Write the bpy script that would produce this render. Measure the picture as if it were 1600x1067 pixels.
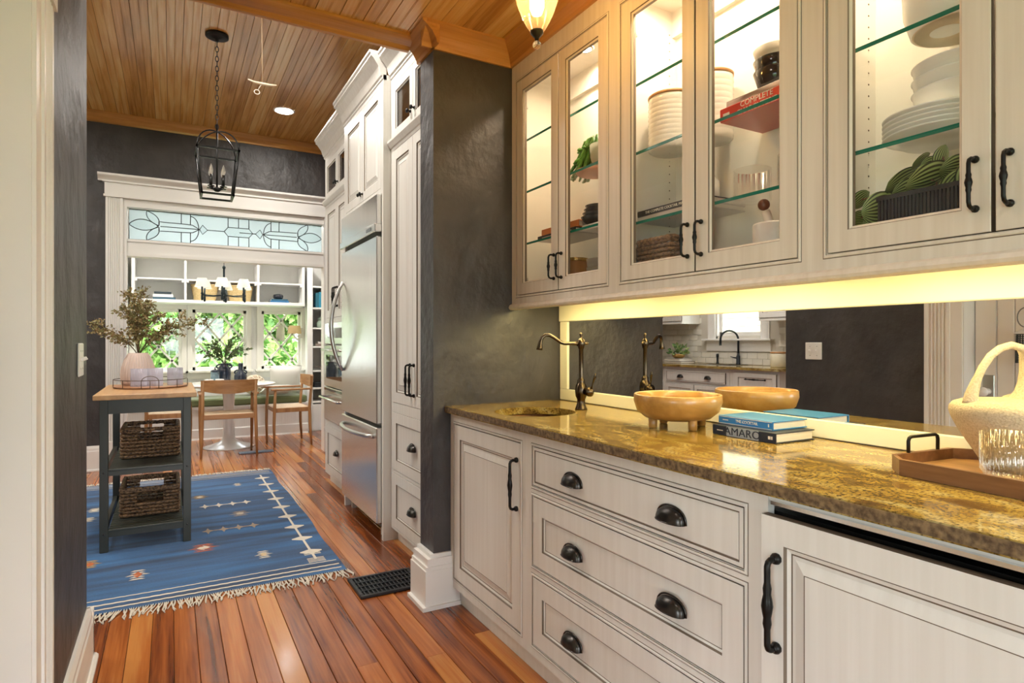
import bpy, bmesh, math, random
from mathutils import Matrix, Vector
PI = math.pi
RND = random.Random(11)
for o_ in list(bpy.data.objects): bpy.data.objects.remove(o_)
scene = bpy.context.scene
col = scene.collection

# ---------------------------------------------------------------- camera, world, sun, exposure
YAW = math.radians(29.18); FPX = 953.0; EYE = 1.211
cam = bpy.data.cameras.new('camera'); camo = bpy.data.objects.new('camera', cam); col.objects.link(camo)
cam.sensor_width = 36.0; cam.lens = FPX / 1600 * 36; cam.clip_start = .03; cam.clip_end = 200
camo.location = (0, 0, EYE); camo.rotation_euler = (PI / 2, 0, -YAW)
scene.camera = camo
w = bpy.data.worlds.new('World'); scene.world = w; w.use_nodes = True
bg = w.node_tree.nodes['Background']
bg.inputs[0].default_value = (.86, .93, 1.0, 1); bg.inputs[1].default_value = 8.5
sl = bpy.data.lights.new('sun', 'SUN'); so = bpy.data.objects.new('sun', sl); col.objects.link(so)
sl.energy = 7; sl.angle = .03; sl.color = (1, .95, .86)
so.rotation_euler = Vector((-.55, .42, -.8)).to_track_quat('-Z', 'Y').to_euler()
scene.view_settings.view_transform = 'Standard'; scene.view_settings.look = 'None'
scene.view_settings.exposure = 0.36; scene.view_settings.gamma = 1.0
scene.view_settings.use_curve_mapping = False
scene.cycles.transparent_max_bounces = 24
def portal(loc, rot, sx, sy):
    l = bpy.data.lights.new('portal', 'AREA'); l.shape = 'RECTANGLE'; l.size = sx; l.size_y = sy
    l.cycles.is_portal = True
    o = bpy.data.objects.new('portal', l); col.objects.link(o); o.location = loc; o.rotation_euler = rot
portal((.6, 9.02, 1.22), (-PI / 2, 0, 0), 2.0, .85)        # breakfast nook windows
portal((-2.98, 5.45, 1.8), (0, -PI / 2, 0), 1.1, .75)      # window over the kitchen sink
portal((-3.0, -1.5, 1.15), (0, -PI / 2, 0), 1.7, 2.0)          # window of the added unseen side room
portal((.75, -2.58, 1.1), (PI / 2, 0, 0), 1.95, 1.65)       # added unseen opening at the end of the pantry hall

_d = {}
def ray(u, v):
    s, c = math.sin(YAW), math.cos(YAW); a = (u - 800) / FPX
    return Vector((s + c * a, c - s * a, (533.5 - v) / FPX))
def onX(u, v, X): d = ray(u, v); return Vector((0, 0, EYE)) + d * (X / d.x)
def onY(u, v, Y): d = ray(u, v); return Vector((0, 0, EYE)) + d * (Y / d.y)
def onZ(u, v, Z): d = ray(u, v); return Vector((0, 0, EYE)) + d * ((Z - EYE) / d.z)

# ---------------------------------------------------------------- mesh builder
class MB:
    def __init__(s): s.v = []; s.f = []; s.m = []; s.s = []; s.M = None
    def add(s, vs, fs, m=0, sm=False):
        o = len(s.v)
        if s.M is not None: vs = [s.M @ Vector(p) for p in vs]
        s.v += [tuple(p) for p in vs]
        for f in fs: s.f.append(tuple(i + o for i in f)); s.m.append(m); s.s.append(sm)
        return s
    def box(s, x0, x1, y0, y1, z0, z1, m=0):
        return s.add([(x, y, z) for z in (z0, z1) for y in (y0, y1) for x in (x0, x1)],
                     [(0, 2, 3, 1), (4, 5, 7, 6), (0, 1, 5, 4), (2, 6, 7, 3), (0, 4, 6, 2), (1, 3, 7, 5)], m)
    def cbox(s, x0, x1, y0, y1, z0, z1, c=.004, m=0):
        X = (x0, x1); Y = (y0, y1); Z = (z0, z1); ix = (x0 + c, x1 - c); iy = (y0 + c, y1 - c); iz = (z0 + c, z1 - c)
        vs = []; I = {}
        for i in (0, 1):
            for j in (0, 1):
                for k in (0, 1):
                    I[i, j, k, 0] = len(vs); vs.append((X[i], iy[j], iz[k]))
                    I[i, j, k, 1] = len(vs); vs.append((ix[i], Y[j], iz[k]))
                    I[i, j, k, 2] = len(vs); vs.append((ix[i], iy[j], Z[k]))
        fs = []
        for i in (0, 1):
            fs.append([I[i, a, b, 0] for a, b in ((0, 0), (1, 0), (1, 1), (0, 1))])
            fs.append([I[a, i, b, 1] for a, b in ((0, 0), (1, 0), (1, 1), (0, 1))])
            fs.append([I[a, b, i, 2] for a, b in ((0, 0), (1, 0), (1, 1), (0, 1))])
            for j in (0, 1):
                fs.append([I[i, j, 0, 0], I[i, j, 1, 0], I[i, j, 1, 1], I[i, j, 0, 1]])
                fs.append([I[i, 0, j, 0], I[i, 1, j, 0], I[i, 1, j, 2], I[i, 0, j, 2]])
                fs.append([I[0, i, j, 1], I[1, i, j, 1], I[1, i, j, 2], I[0, i, j, 2]])
                for k in (0, 1): fs.append([I[i, j, k, 0], I[i, j, k, 1], I[i, j, k, 2]])
        return s.add(vs, fs, m)
    def lathe(s, prof, c=(0, 0, 0), n=24, m=0, rf=None, cap=True, ax='z', sm=True):
        vs = []; fs = []
        for (r, z) in prof:
            for i in range(n):
                t = 2 * PI * i / n; q = r * (rf(t, z) if rf else 1)
                a, b = q * math.cos(t), q * math.sin(t)
                p = {'z': (a, b, z), 'x': (z, a, b), 'y': (a, z, b)}[ax]
                vs.append((c[0] + p[0], c[1] + p[1], c[2] + p[2]))
        for k in range(len(prof) - 1):
            for i in range(n):
                j = (i + 1) % n; fs.append((k * n + i, k * n + j, (k + 1) * n + j, (k + 1) * n + i))
        s.add(vs, fs, m, sm)
        if cap:
            o = len(s.v) - len(vs)
            for k in ([0, len(prof) - 1]):
                if prof[k][0] > 1e-4:
                    s.f.append(tuple(o + k * n + i for i in range(n))); s.m.append(m); s.s.append(False)
        return s
    def tube(s, pts, r, n=6, m=0, closed=False, sm=True):
        P = [Vector(p) for p in pts]; N = len(P); rr = r if isinstance(r, (list, tuple)) else [r] * N
        vs = []; fs = []; up = None
        for i, p in enumerate(P):
            a = P[i - 1] if (i > 0 or closed) else p; b = P[(i + 1) % N] if (i < N - 1 or closed) else p
            t = b - a
            if t.length < 1e-9: t = Vector((0, 0, 1))
            t.normalize()
            if up is None: up = Vector((0, 0, 1)) if abs(t.z) < .9 else Vector((1, 0, 0))
            e = t.cross(up)
            if e.length < 1e-6: e = t.orthogonal()
            e.normalize(); up = e.cross(t)
            for k in range(n):
                q = 2 * PI * k / n; vs.append(p + (e * math.cos(q) + up * math.sin(q)) * rr[i])
        L = N if closed else N - 1
        for i in range(L):
            j = (i + 1) % N
            for k in range(n): l = (k + 1) % n; fs.append((i * n + k, i * n + l, j * n + l, j * n + k))
        if not closed: fs.append(tuple(range(n))); fs.append(tuple((N - 1) * n + k for k in range(n)))
        return s.add(vs, fs, m, sm)
    def prism(s, poly, ax, a, b, m=0, cap=True):
        n = len(poly); vs = []
        for t in (a, b):
            for p, q in poly: vs.append({'x': (t, p, q), 'y': (p, t, q), 'z': (p, q, t)}[ax])
        fs = [(i, (i + 1) % n, n + (i + 1) % n, n + i) for i in range(n)]
        if cap: fs += [tuple(range(n)), tuple(range(n, 2 * n))]
        return s.add(vs, fs, m)
    def rings(s, F, W, H, rs, last=0):
        vs = []; n0 = len(rs)
        for (i, d, m) in rs: vs += [F(i, i, d), F(W - i, i, d), F(W - i, H - i, d), F(i, H - i, d)]
        for k in range(n0 - 1):
            s.add([vs[4 * k + q] for q in range(4)] + [vs[4 * k + 4 + q] for q in range(4)],
                  [(q, (q + 1) % 4, 4 + (q + 1) % 4, 4 + q) for q in range(4)], rs[k][2])
        if last is not None: s.add(vs[-4:], [(0, 1, 2, 3)], last)
        s.add(vs[:4], [(0, 1, 2, 3)], 0) if last is not None else None
        return s
    def sphere(s, c, r, n=12, m=0, sc=(1, 1, 1)):
        k = max(4, n // 2)
        prof = [(max(1e-5, math.sin(PI * i / k)) * r, -math.cos(PI * i / k) * r) for i in range(k + 1)]
        o = len(s.v); M0 = s.M; s.M = None
        s.lathe(prof, (0, 0, 0), n, m, cap=False)
        for i in range(o, len(s.v)):
            p = Vector((s.v[i][0] * sc[0] + c[0], s.v[i][1] * sc[1] + c[1], s.v[i][2] * sc[2] + c[2]))
            s.v[i] = tuple(M0 @ p) if M0 is not None else tuple(p)
        s.M = M0
        return s
WLOC = {}
def ob(name, mb, mats, parent=None, o=None, kind=None, fix=True):
    """link the collected shapes as ONE mesh object; mb is in the coordinates of the place"""
    L = Vector(WLOC.get(parent.name, (0, 0, 0))) if parent is not None else Vector(o if o else (0, 0, 0))
    me = bpy.data.meshes.new(name)
    me.from_pydata([(v[0] - L.x, v[1] - L.y, v[2] - L.z) for v in mb.v], [], mb.f)
    if not isinstance(mats, (list, tuple)): mats = [mats]
    for q in mats: me.materials.append(q)
    me.polygons.foreach_set('material_index', mb.m); me.polygons.foreach_set('use_smooth', mb.s)
    if fix:
        bm = bmesh.new(); bm.from_mesh(me); bmesh.ops.recalc_face_normals(bm, faces=bm.faces); bm.to_mesh(me); bm.free()
    me.update()
    x = bpy.data.objects.new(name, me); col.objects.link(x)
    if parent is not None: x.parent = parent; WLOC[x.name] = tuple(L)
    else: x.location = L; WLOC[x.name] = tuple(L)
    if kind: x['kind'] = kind
    return x
def tag(x, label, cat, group=None, kind=None):
    x['label'] = label; x['category'] = cat
    if group: x['group'] = group
    if kind: x['kind'] = kind
    return x
def thing(name, label, cat, loc=(0, 0, 0), group=None, kind=None):
    x = bpy.data.objects.new(name, None); col.objects.link(x); x.location = loc; x.empty_display_size = .1
    WLOC[x.name] = tuple(loc); return tag(x, label, cat, group, kind)
def dup(root, loc, rz=None, label=None):
    def cp(a, p):
        b = a.copy(); col.objects.link(b); b.parent = p; WLOC[b.name] = tuple(loc)
        for ch in a.children: cp(ch, b)
        return b
    r = cp(root, None); r.location = loc
    if rz is not None: r.rotation_euler = (0, 0, rz)
    if label: r['label'] = label
    return r
def inst(name, mesh, parent, loc):
    x = bpy.data.objects.new(name, mesh); col.objects.link(x); x.parent = parent
    L = Vector(WLOC.get(parent.name, (0, 0, 0))); x.location = Vector(loc) - L; WLOC[x.name] = tuple(loc); return x
def lettering(text, size, mat, parent, M, ext=.0006, sx=1.0):
    c = bpy.data.curves.new('lettering', 'FONT'); c.body = text; c.size = size; c.extrude = ext
    c.align_x = 'CENTER'; c.align_y = 'CENTER'; c.resolution_u = 3
    t = bpy.data.objects.new('tmp', c); col.objects.link(t)
    me = bpy.data.meshes.new_from_object(t.evaluated_get(bpy.context.evaluated_depsgraph_get()))
    bpy.data.objects.remove(t)
    L = Vector(WLOC.get(parent.name, (0, 0, 0)))
    me.transform(Matrix.Translation(-L) @ M @ Matrix.Diagonal((sx, 1, 1, 1)))
    me.materials.clear(); me.materials.append(mat)
    x = bpy.data.objects.new('lettering', me); col.objects.link(x); x.parent = parent; return x
def basis(o, ex, ey):
    ex = Vector(ex).normalized(); ey = Vector(ey).normalized(); ez = ex.cross(ey)
    return Matrix(((ex.x, ey.x, ez.x, o[0]), (ex.y, ey.y, ez.y, o[1]), (ex.z, ey.z, ez.z, o[2]), (0, 0, 0, 1)))

# ---------------------------------------------------------------- materials
_m = {}
def nodes(name):
    m = bpy.data.materials.new(name); m.use_nodes = True; nt = m.node_tree
    return m, nt, nt.nodes['Principled BSDF']
def ND(nt, t, **k):
    n = nt.nodes.new(t)
    for a, b in k.items():
        if a[0] == '_': setattr(n, a[1:], b)
        else: n.inputs[a.replace('_', ' ')].default_value = b
    return n
def ramp(nt, fac, stops):
    r = nt.nodes.new('ShaderNodeValToRGB'); e = r.color_ramp.elements
    while len(e) < len(stops): e.new(.5)
    for i, (p, c) in enumerate(stops): e[i].position = p; e[i].color = (*c, 1)
    nt.links.new(fac, r.inputs[0]); return r.outputs[0]
def coords(nt, sc, rnd=False, kind='Object'):
    tc = nt.nodes.new('ShaderNodeTexCoord'); mp = ND(nt, 'ShaderNodeMapping', Scale=sc)
    nt.links.new(tc.outputs[kind], mp.inputs[0])
    if rnd:
        oi = nt.nodes.new('ShaderNodeObjectInfo'); mu = ND(nt, 'ShaderNodeVectorMath', _operation='SCALE', Scale=37.)
        cx = nt.nodes.new('ShaderNodeCombineXYZ')
        for i in range(3): nt.links.new(oi.outputs['Random'], cx.inputs[i])
        nt.links.new(cx.outputs[0], mu.inputs[0]); nt.links.new(mu.outputs[0], mp.inputs[1])
    return mp.outputs[0]
def bump(nt, b, h, s, d=.01):
    n = ND(nt, 'ShaderNodeBump', Strength=s, Distance=d); nt.links.new(h, n.inputs['Height']); nt.links.new(n.outputs[0], b.inputs['Normal'])
def P(name, c, rough=.5, metal=0., c2=None, sc=(8, 8, 8), det=4, bs=0., bd=.004, trans=0., coat=0., spec=None, sheen=0., lo=.35, hi=.65, sub=0):
    if name in _m: return _m[name]
    m, nt, b = nodes(name)
    b.inputs['Base Color'].default_value = (*c, 1); b.inputs['Roughness'].default_value = rough; b.inputs['Metallic'].default_value = metal
    b.inputs['Coat Weight'].default_value = coat; b.inputs['Sheen Weight'].default_value = sheen
    if trans: b.inputs['Transmission Weight'].default_value = trans
    if spec is not None: b.inputs['Specular IOR Level'].default_value = spec
    if c2 or bs:
        n = ND(nt, 'ShaderNodeTexNoise', Scale=1., Detail=det); nt.links.new(coords(nt, sc), n.inputs['Vector'])
        if c2: nt.links.new(ramp(nt, n.outputs[0], [(lo, c), (hi, c2)]), b.inputs['Base Color'])
        if bs: bump(nt, b, n.outputs[0], bs, bd)
    _m[name] = m; return m
def emis(name, c, s):
    if name in _m: return _m[name]
    m, nt, b = nodes(name); b.inputs['Base Color'].default_value = (*c, 1)
    b.inputs['Emission Color'].default_value = (*c, 1); b.inputs['Emission Strength'].default_value = s
    _m[name] = m; return m
def wood(name, cols, rough=.3, ax=1, grain=26., long=1.6, coat=.0, rnd=True, bs=.03, spread=.7):
    """grain runs along axis ax; each piece takes its own tone"""
    if name in _m: return _m[name]
    m, nt, b = nodes(name)
    sc = [grain] * 3; sc[ax] = long
    v = coords(nt, sc, rnd)
    n = ND(nt, 'ShaderNodeTexNoise', Scale=1., Detail=5., Distortion=.6); nt.links.new(v, n.inputs['Vector'])
    sc2 = [grain * 5] * 3; sc2[ax] = long * 2
    n2 = ND(nt, 'ShaderNodeTexNoise', Scale=1., Detail=2.); nt.links.new(coords(nt, sc2, rnd), n2.inputs['Vector'])
    a = ND(nt, 'ShaderNodeMath', _operation='MULTIPLY_ADD'); a.inputs[1].default_value = .75
    nt.links.new(n.outputs[0], a.inputs[0])
    m2 = ND(nt, 'ShaderNodeMath', _operation='MULTIPLY'); m2.inputs[1].default_value = .25; nt.links.new(n2.outputs[0], m2.inputs[0])
    nt.links.new(m2.outputs[0], a.inputs[2])
    oi = nt.nodes.new('ShaderNodeObjectInfo')
    r = ND(nt, 'ShaderNodeMath', _operation='MULTIPLY_ADD'); r.inputs[1].default_value = .34 * spread if rnd else 0.; r.inputs[2].default_value = -.17 * spread if rnd else 0.
    nt.links.new(oi.outputs['Random'], r.inputs[0])
    s = ND(nt, 'ShaderNodeMath', _operation='ADD'); nt.links.new(a.outputs[0], s.inputs[0]); nt.links.new(r.outputs[0], s.inputs[1])
    k = len(cols); st = [(.25 + .5 * i / (k - 1), c) for i, c in enumerate(cols)]
    nt.links.new(ramp(nt, s.outputs[0], st), b.inputs['Base Color'])
    b.inputs['Roughness'].default_value = rough; b.inputs['Coat Weight'].default_value = coat; b.inputs['Coat Roughness'].default_value = .12
    if bs: bump(nt, b, n2.outputs[0], bs, .002)
    _m[name] = m; return m
def thin_glass(name, tint=(1, 1, 1), ior=1.45, rough=0., dens=0.):
    if name in _m: return _m[name]
    m, nt, b = nodes(name); nt.nodes.remove(b); out = nt.nodes['Material Output']
    t = ND(nt, 'ShaderNodeBsdfTransparent', Color=(*tint, 1)); g = ND(nt, 'ShaderNodeBsdfGlossy', Color=(1, 1, 1, 1), Roughness=rough)
    lw = ND(nt, 'ShaderNodeLayerWeight', Blend=.5); pw = ND(nt, 'ShaderNodeMath', _operation='POWER'); pw.inputs[1].default_value = 5.
    f0 = ((ior - 1) / (ior + 1))**2; f = ND(nt, 'ShaderNodeMath', _operation='MULTIPLY_ADD'); f.inputs[1].default_value = 1 - f0; f.inputs[2].default_value = f0
    nt.links.new(lw.outputs['Facing'], pw.inputs[0]); nt.links.new(pw.outputs[0], f.inputs[0]); mx = nt.nodes.new('ShaderNodeMixShader')
    nt.links.new(f.outputs[0], mx.inputs[0]); nt.links.new(t.outputs[0], mx.inputs[1]); nt.links.new(g.outputs[0], mx.inputs[2])
    o = mx.outputs[0]
    if dens:
        d = ND(nt, 'ShaderNodeBsdfTranslucent', Color=(*tint, 1)); m3 = ND(nt, 'ShaderNodeMixShader', Fac=dens)
        nt.links.new(o, m3.inputs[1]); nt.links.new(d.outputs[0], m3.inputs[2]); o = m3.outputs[0]
    nt.links.new(o, out.inputs[0]); _m[name] = m; return m

PAINT = P('glazed_cabinet_paint', (.80, .785, .735), .42, c2=(.755, .735, .68), sc=(46, 46, 1.6), det=3)
GLAZE = P('brown_glaze', (.16, .12, .085), .6)
CAB = [PAINT, GLAZE]
PAINTU = P('warm_lit_glazed_paint', (.76, .70, .605), .42, c2=(.69, .625, .525), sc=(46, 46, 1.6), det=3)  # warm light on the upper cabinets put into their paint colour
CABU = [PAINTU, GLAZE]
WHITE = P('white_trim_paint', (.82, .80, .765), .42, c2=(.79, .77, .73), sc=(3, 3, 3))
SHELFW = P('nook_white_paint', (.84, .83, .80), .45, c2=(.80, .79, .76), sc=(2, 2, 2))
PLASTER = P('charcoal_plaster', (.040, .036, .036), .48, c2=(.060, .054, .052), sc=(6, 6, 5), det=10, bs=.85, bd=.03)
CREAM = P('cream_interior', (.86, .82, .75), .5)
IRON = P('black_iron', (.012, .011, .010), .38, .6)
PEWTER = P('dark_pewter', (.06, .056, .052), .28, .9)
BRONZE = P('antique_bronze', (.10, .075, .05), .25, 1.)
STEEL = P('stainless_steel', (.74, .73, .71), .27, 1., c2=(.82, .81, .79), sc=(3, 90, .8), det=2)
CHROME = P('chrome', (.8, .8, .8), .12, 1.)
GLASS = thin_glass('clear_glass', (.985, .99, .985))
SHELFGLASS = thin_glass('shelf_glass', (.965, .985, .975))
GREENEDGE = P('green_glass_edge', (.01, .17, .115), .15)
TUMBLER = thin_glass('tumbler_glass', (.94, .95, .93), 1.75)
MIRROR = P('mirror_silver', (.86, .86, .85), .01, 1.)
FLOORW = wood('heart_pine_floor', [(.12, .027, .007), (.31, .085, .018), (.47, .15, .032), (.57, .235, .06)], .25, 1, 24., 1.3, coat=.25, spread=1.5)
CEILW = wood('varnished_pine_ceiling', [(.42, .19, .045), (.68, .36, .10), (.82, .54, .21)], .22, 1, 22., 1.2, coat=.25, spread=.8)
CROWNW = wood('varnished_crown', [(.34, .135, .03), (.52, .235, .055), (.62, .32, .10)], .28, 0, 24., 1.4, coat=.2, rnd=False)
CROWNY = wood('varnished_crown_along', [(.34, .135, .03), (.52, .235, .055), (.62, .32, .10)], .28, 1, 24., 1.4, coat=.2, rnd=False)
OAK = wood('oak', [(.28, .13, .045), (.41, .205, .075), (.50, .28, .12)], .4, 2, 30., 3., rnd=False)
OAKX = wood('oak_across', [(.28, .13, .045), (.41, .205, .075), (.50, .28, .12)], .4, 0, 30., 3., rnd=False)
def mat_granite():
    m, nt, b = nodes('gold_granite')
    def nz(s, d, dist=0., sc=(1, 1, 1)):
        n = ND(nt, 'ShaderNodeTexNoise', Scale=s, Detail=d, Distortion=dist); nt.links.new(coords(nt, sc), n.inputs['Vector']); return n.outputs[0]
    big = ramp(nt, nz(9., 10, 2.2, (1, .5, 1)), [(.28, (.15, .085, .028)), (.41, (.28, .175, .042)), (.54, (.42, .29, .07)), (.70, (.50, .41, .19))])
    fl = ramp(nt, nz(130, 5, .2), [(.37, (.10, .065, .035)), (.52, (1, 1, 1))])
    mx = ND(nt, 'ShaderNodeMix', _data_type='RGBA', _blend_type='MULTIPLY'); mx.inputs[0].default_value = .72
    nt.links.new(big, mx.inputs[6]); nt.links.new(fl, mx.inputs[7])
    wh = ramp(nt, nz(26, 3), [(.62, (0, 0, 0)), (.76, (.10, .09, .06))])
    ad = ND(nt, 'ShaderNodeMix', _data_type='RGBA', _blend_type='ADD'); ad.inputs[0].default_value = 1.
    nt.links.new(mx.outputs[2], ad.inputs[6]); nt.links.new(wh, ad.inputs[7])
    nt.links.new(ad.outputs[2], b.inputs['Base Color']); b.inputs['Roughness'].default_value = .09; return m
GRANITE = mat_granite()
GRAEDGE = P('rough_granite_edge', (.075, .045, .022), .55, c2=(.26, .175, .085), sc=(85, 85, 85), det=6, bs=.6, bd=.004)  # unpolished stone, with the edge's dimmer light also darkened into the colour
# ================================================================ THE SETTING
def st(name, mb, mats, label, cat): return tag(ob(name, mb, mats), label, cat, kind='structure')
KC, PC = 3.36, 2.64          # kitchen and pantry ceiling heights
SUB = P('dark_gap', (.05, .022, .01), .8)
floor = st('floor', MB().box(-3.0, 1.9, -2.7, 9.3, -.06, -.014), SUB, 'orange heart pine plank floor running from pantry to nook', 'floor')
def plank(parent, mat, x0, x1, y0, y1, z0, z1, up=True, bead=False, nm='plank'):
    wd = x1 - x0; h = z1 - z0; L = y1 - y0; c = .0016
    if bead:
        g = .0026; k = wd * .5
        pr = [(0, h), (0, c), (c, 0), (k - g, 0), (k - g * .5, g * .7), (k, 0), (k + g * .8, 0), (k + g * 1.4, g * .7), (k + g * 2, 0), (wd - c, 0), (wd, c), (wd, h)]
    else: pr = [(0, 0), (0, h - c), (c, h), (wd - c, h), (wd, h - c), (wd, 0)]
    b = MB().prism(pr, 'y', 0, L); me = ob(nm, b, mat, None)
    me.parent = parent; me.location = (x0, y0, z0); return me
r = random.Random(5); x = -2.9
while x < 1.79:
    wd = r.choice((.079, .083, .083, .087)); y = -2.6 - r.random() * 2.2
    while y < 9.0:
        L = r.choice((2.2, 2.9, 3.4, 4.1)); a, e = max(y, -2.6), min(y + L, 9.0)
        if e - a > .15: plank(floor, FLOORW, x + .0009, x + wd - .0009, a, e - .0015, -.014, r.uniform(-.0006, 0))
        y += L
    x += wd
kc = st('ceiling', MB().box(-3.0, 1.9, 2.78, 7.0, KC + .012, KC + .12), SUB, 'glossy beadboard ceiling above the kitchen', 'ceiling')
x = -2.9
while x < 1.74: plank(kc, CEILW, x + .001, x + .1015, 2.80, 6.89, KC, KC + .014, bead=True, nm='ceiling_board'); x += .1025
pc = st('ceiling_pantry', MB().box(-.46, 1.9, -2.7, 2.775, PC + .012, PC + .1), SUB, 'lower beadboard ceiling over the butler pantry', 'ceiling')
x = -.28
while x < 1.74: plank(pc, CEILW, x + .001, x + .1015, -2.6, 2.74, PC, PC + .014, bead=True, nm='ceiling_board'); x += .1025

st('wall_left', MB().box(-.46, -.28, 1.86, 2.80, 0, PC + .1).box(-.46, -.28, .74, 1.86, 2.07, PC + .1).box(-.46, -.28, .56, .74, 0, PC + .1).box(-.46, -.28, -2.4, .56, 2.12, PC + .1).box(-.46, -.28, -2.7, -2.4, 0, PC + .1), PLASTER,
   'charcoal plaster wall with a light switch facing the glass cabinets', 'wall')
st('wall_right', MB().box(1.752, 1.9, -2.7, 7.0, 0, KC + .1), PLASTER, 'charcoal wall behind the cabinet run', 'wall')
st('wall_end', MB().box(1.046, 1.752, 2.61, 2.776, 0, PC + .012), PLASTER, 'rough charcoal plaster stub wall at the end of the granite counter', 'wall')
st('wall_soffit', MB().box(-3.0, 1.752, 2.776, 2.80, PC + .0, KC + .02), PLASTER, 'charcoal soffit face above the pantry opening', 'wall')
st('wall_kitchen_near', MB().box(-3.0, -.46, 2.66, 2.80, 0, KC + .1), PLASTER, 'charcoal wall on the near side of the kitchen', 'wall')
st('wall_hall', MB().box(-.46, -.25, -2.72, -2.58, 0, PC).box(1.75, 1.9, -2.72, -2.58, 0, PC).box(-.25, 1.75, -2.72, -2.58, 0, .28).box(-.25, 1.75, -2.72, -2.58, 1.92, PC + .1),
   PLASTER, 'charcoal wall behind the viewer with a wide opening added for daylight', 'wall')  # opening out of view, added and sized to let fill light in
SW = P('added_room_white', (.80, .79, .76), .6)
st('wall_added_side_room', MB().box(-3.06, -2.96, -2.7, -2.5, 0, PC).box(-3.06, -2.96, -.5, 2.66, 0, PC).box(-3.06, -2.96, -2.5, -.5, 0, .3).box(-3.06, -2.96, -2.5, -.5, 2.0, PC).box(-3.0, -.46, -2.72, -2.62, 0, PC).box(-2.96, -.46, 2.60, 2.66, 0, PC), SW, 'white walls of the unseen side room added for fill light', 'wall')  # side room added out of view as a source of fill light
st('ceiling_added_side_room', MB().box(-3.06, -.46, -2.72, 2.66, PC, PC + .1), SW, 'white ceiling of the unseen side room added for fill light', 'ceiling')
st('trim_added_opening', MB().box(-.47, -.27, .50, .56, 0, 2.12).box(-.47, -.27, -2.4, .50, 2.06, 2.12), WHITE, 'white casing of the opening added to admit side room light', 'door casing')  # opening added so side room light reaches the cabinet fronts
YB = 6.89; OX0, OX1 = -.372, 1.468
st('wall_back', MB().box(-3.0, OX0 - .03, YB, 7.01, 0, KC + .1).box(OX1 + .03, 1.9, YB, 7.01, 0, KC + .1).box(OX0 - .03, OX1 + .03, YB, 7.01, 2.56, KC + .1), PLASTER,
   'charcoal far kitchen wall with the opening to the nook', 'wall')
# wooden crowns
def crown(x0, z0, z1, d): return [(x0, z0), (x0 - .012, z0), (x0 - .016, z0 + .016), (x0 - d * .45, z0 + (z1 - z0) * .52), (x0 - d * .9, z1 - .016), (x0 - d, z1 - .01), (x0 - d, z1), (x0, z1)]
st('trim_crown_kitchen', MB().prism(crown(YB, 3.268, KC, .075), 'x', -2.9, 1.75), CROWNW, 'orange wood crown moulding along the far charcoal wall', 'crown moulding')
g = MB().prism(crown(2.61, 2.545, PC, .08), 'x', .985, 1.455)
st('trim_crown_end', g, CROWNW, 'orange wood crown above the charcoal stub wall', 'crown moulding')
st('trim_crown_return', MB().prism(crown(1.046, 2.545, PC, .08), 'y', 2.535, 2.79), CROWNY, 'short crown return at the corner of the stub wall', 'crown moulding')
st('trim_crown_cabinet', MB().prism(crown(1.455, 2.545, PC, .08), 'y', -2.5, 2.61), CROWNY, 'orange wood crown above the glass door cabinets', 'crown moulding')
st('trim_crown_left', MB().prism([(-.56 - p, q) for p, q in crown(-.28, 2.545, PC, .08)], 'y', -2.5, 2.79), CROWNY, 'orange wood crown above the wall with the light switch', 'crown moulding')
st('trim_beam', MB().prism([(2.70, PC), (2.70, PC - .012), (2.715, PC - .02), (2.725, PC - .024), (2.765, PC - .03), (2.78, PC - .045), (2.80, PC - .045), (2.80, PC)], 'x', -.20, .99), CROWNW,
   'stepped wood edge moulding where the low ceiling ends', 'moulding')
# baseboards
def base_prof(s, h, t): return [(0, 0), (s * (t + .014), 0), (s * (t + .014), .012), (s * (t + .006), .02), (s * t, .02), (s * t, h * .78), (s * (t - .004), h * .82), (s * (t - .004), h * .9), (s * (t - .012), h), (0, h)]
b = MB()
for (h0, h1, e) in ((0, .018, .066), (.018, .175, .05), (.175, .192, .044), (.192, .225, .036), (.225, .242, .018)):
    b.box(1.046 - e, 1.165, 2.61 - e * .62, 2.776 + .0, h0, h1)
st('baseboard_end', b, WHITE, 'tall white plinth wrapping the foot of the charcoal stub wall', 'baseboard')
b = MB().prism([(-.28 + p, q) for p, q in base_prof(1, .20, .022)], 'y', 1.885, 2.82)
b.prism([(2.80 + p, q) for p, q in base_prof(1, .20, .022)], 'x', -.46, -.258)
st('baseboard_left', b, WHITE, 'white baseboard at the end of the wall with the switch', 'baseboard')
st('baseboard_back', MB().prism([(YB - p, q) for p, q in base_prof(1, .235, .022)], 'x', -2.9, -.55), WHITE, 'white baseboard under the far charcoal wall', 'baseboard')

# ---- cased opening with transom
def flutes(b, F, W, H, n, t, e=.018):
    """fluted board: F maps (across, up, out)"""
    pr = [(0, 0), (0, t)]; wd = (W - 2 * e) / n
    pr.append((e, t))
    for i in range(n):
        a = e + i * wd
        pr += [(a + wd * .10, t), (a + wd * .28, t - .009), (a + wd * .72, t - .009), (a + wd * .90, t)]
    pr += [(W - e, t), (W, t), (W, 0)]
    k = len(pr); vs = [F(p, 0, q) for p, q in pr] + [F(p, H, q) for p, q in pr]
    b.add(vs, [(i, (i + 1) % k, k + (i + 1) % k, k + i) for i in range(k)] + [tuple(range(k)), tuple(range(k, 2 * k))])
op = MB()
for xa in (-.54, 1.468 + .0):
    W_ = .138
    flutes(op, lambda a, u, d, xa=xa: (xa + a, YB - d, .27 + u), W_, 2.32, 6, .032)
    op.cbox(xa - .006, xa + W_ + .006, YB - .042, YB, 0, .27, .004)
st('trim_pilaster', op, WHITE, 'white fluted pilasters either side of the nook opening', 'pilaster')
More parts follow.
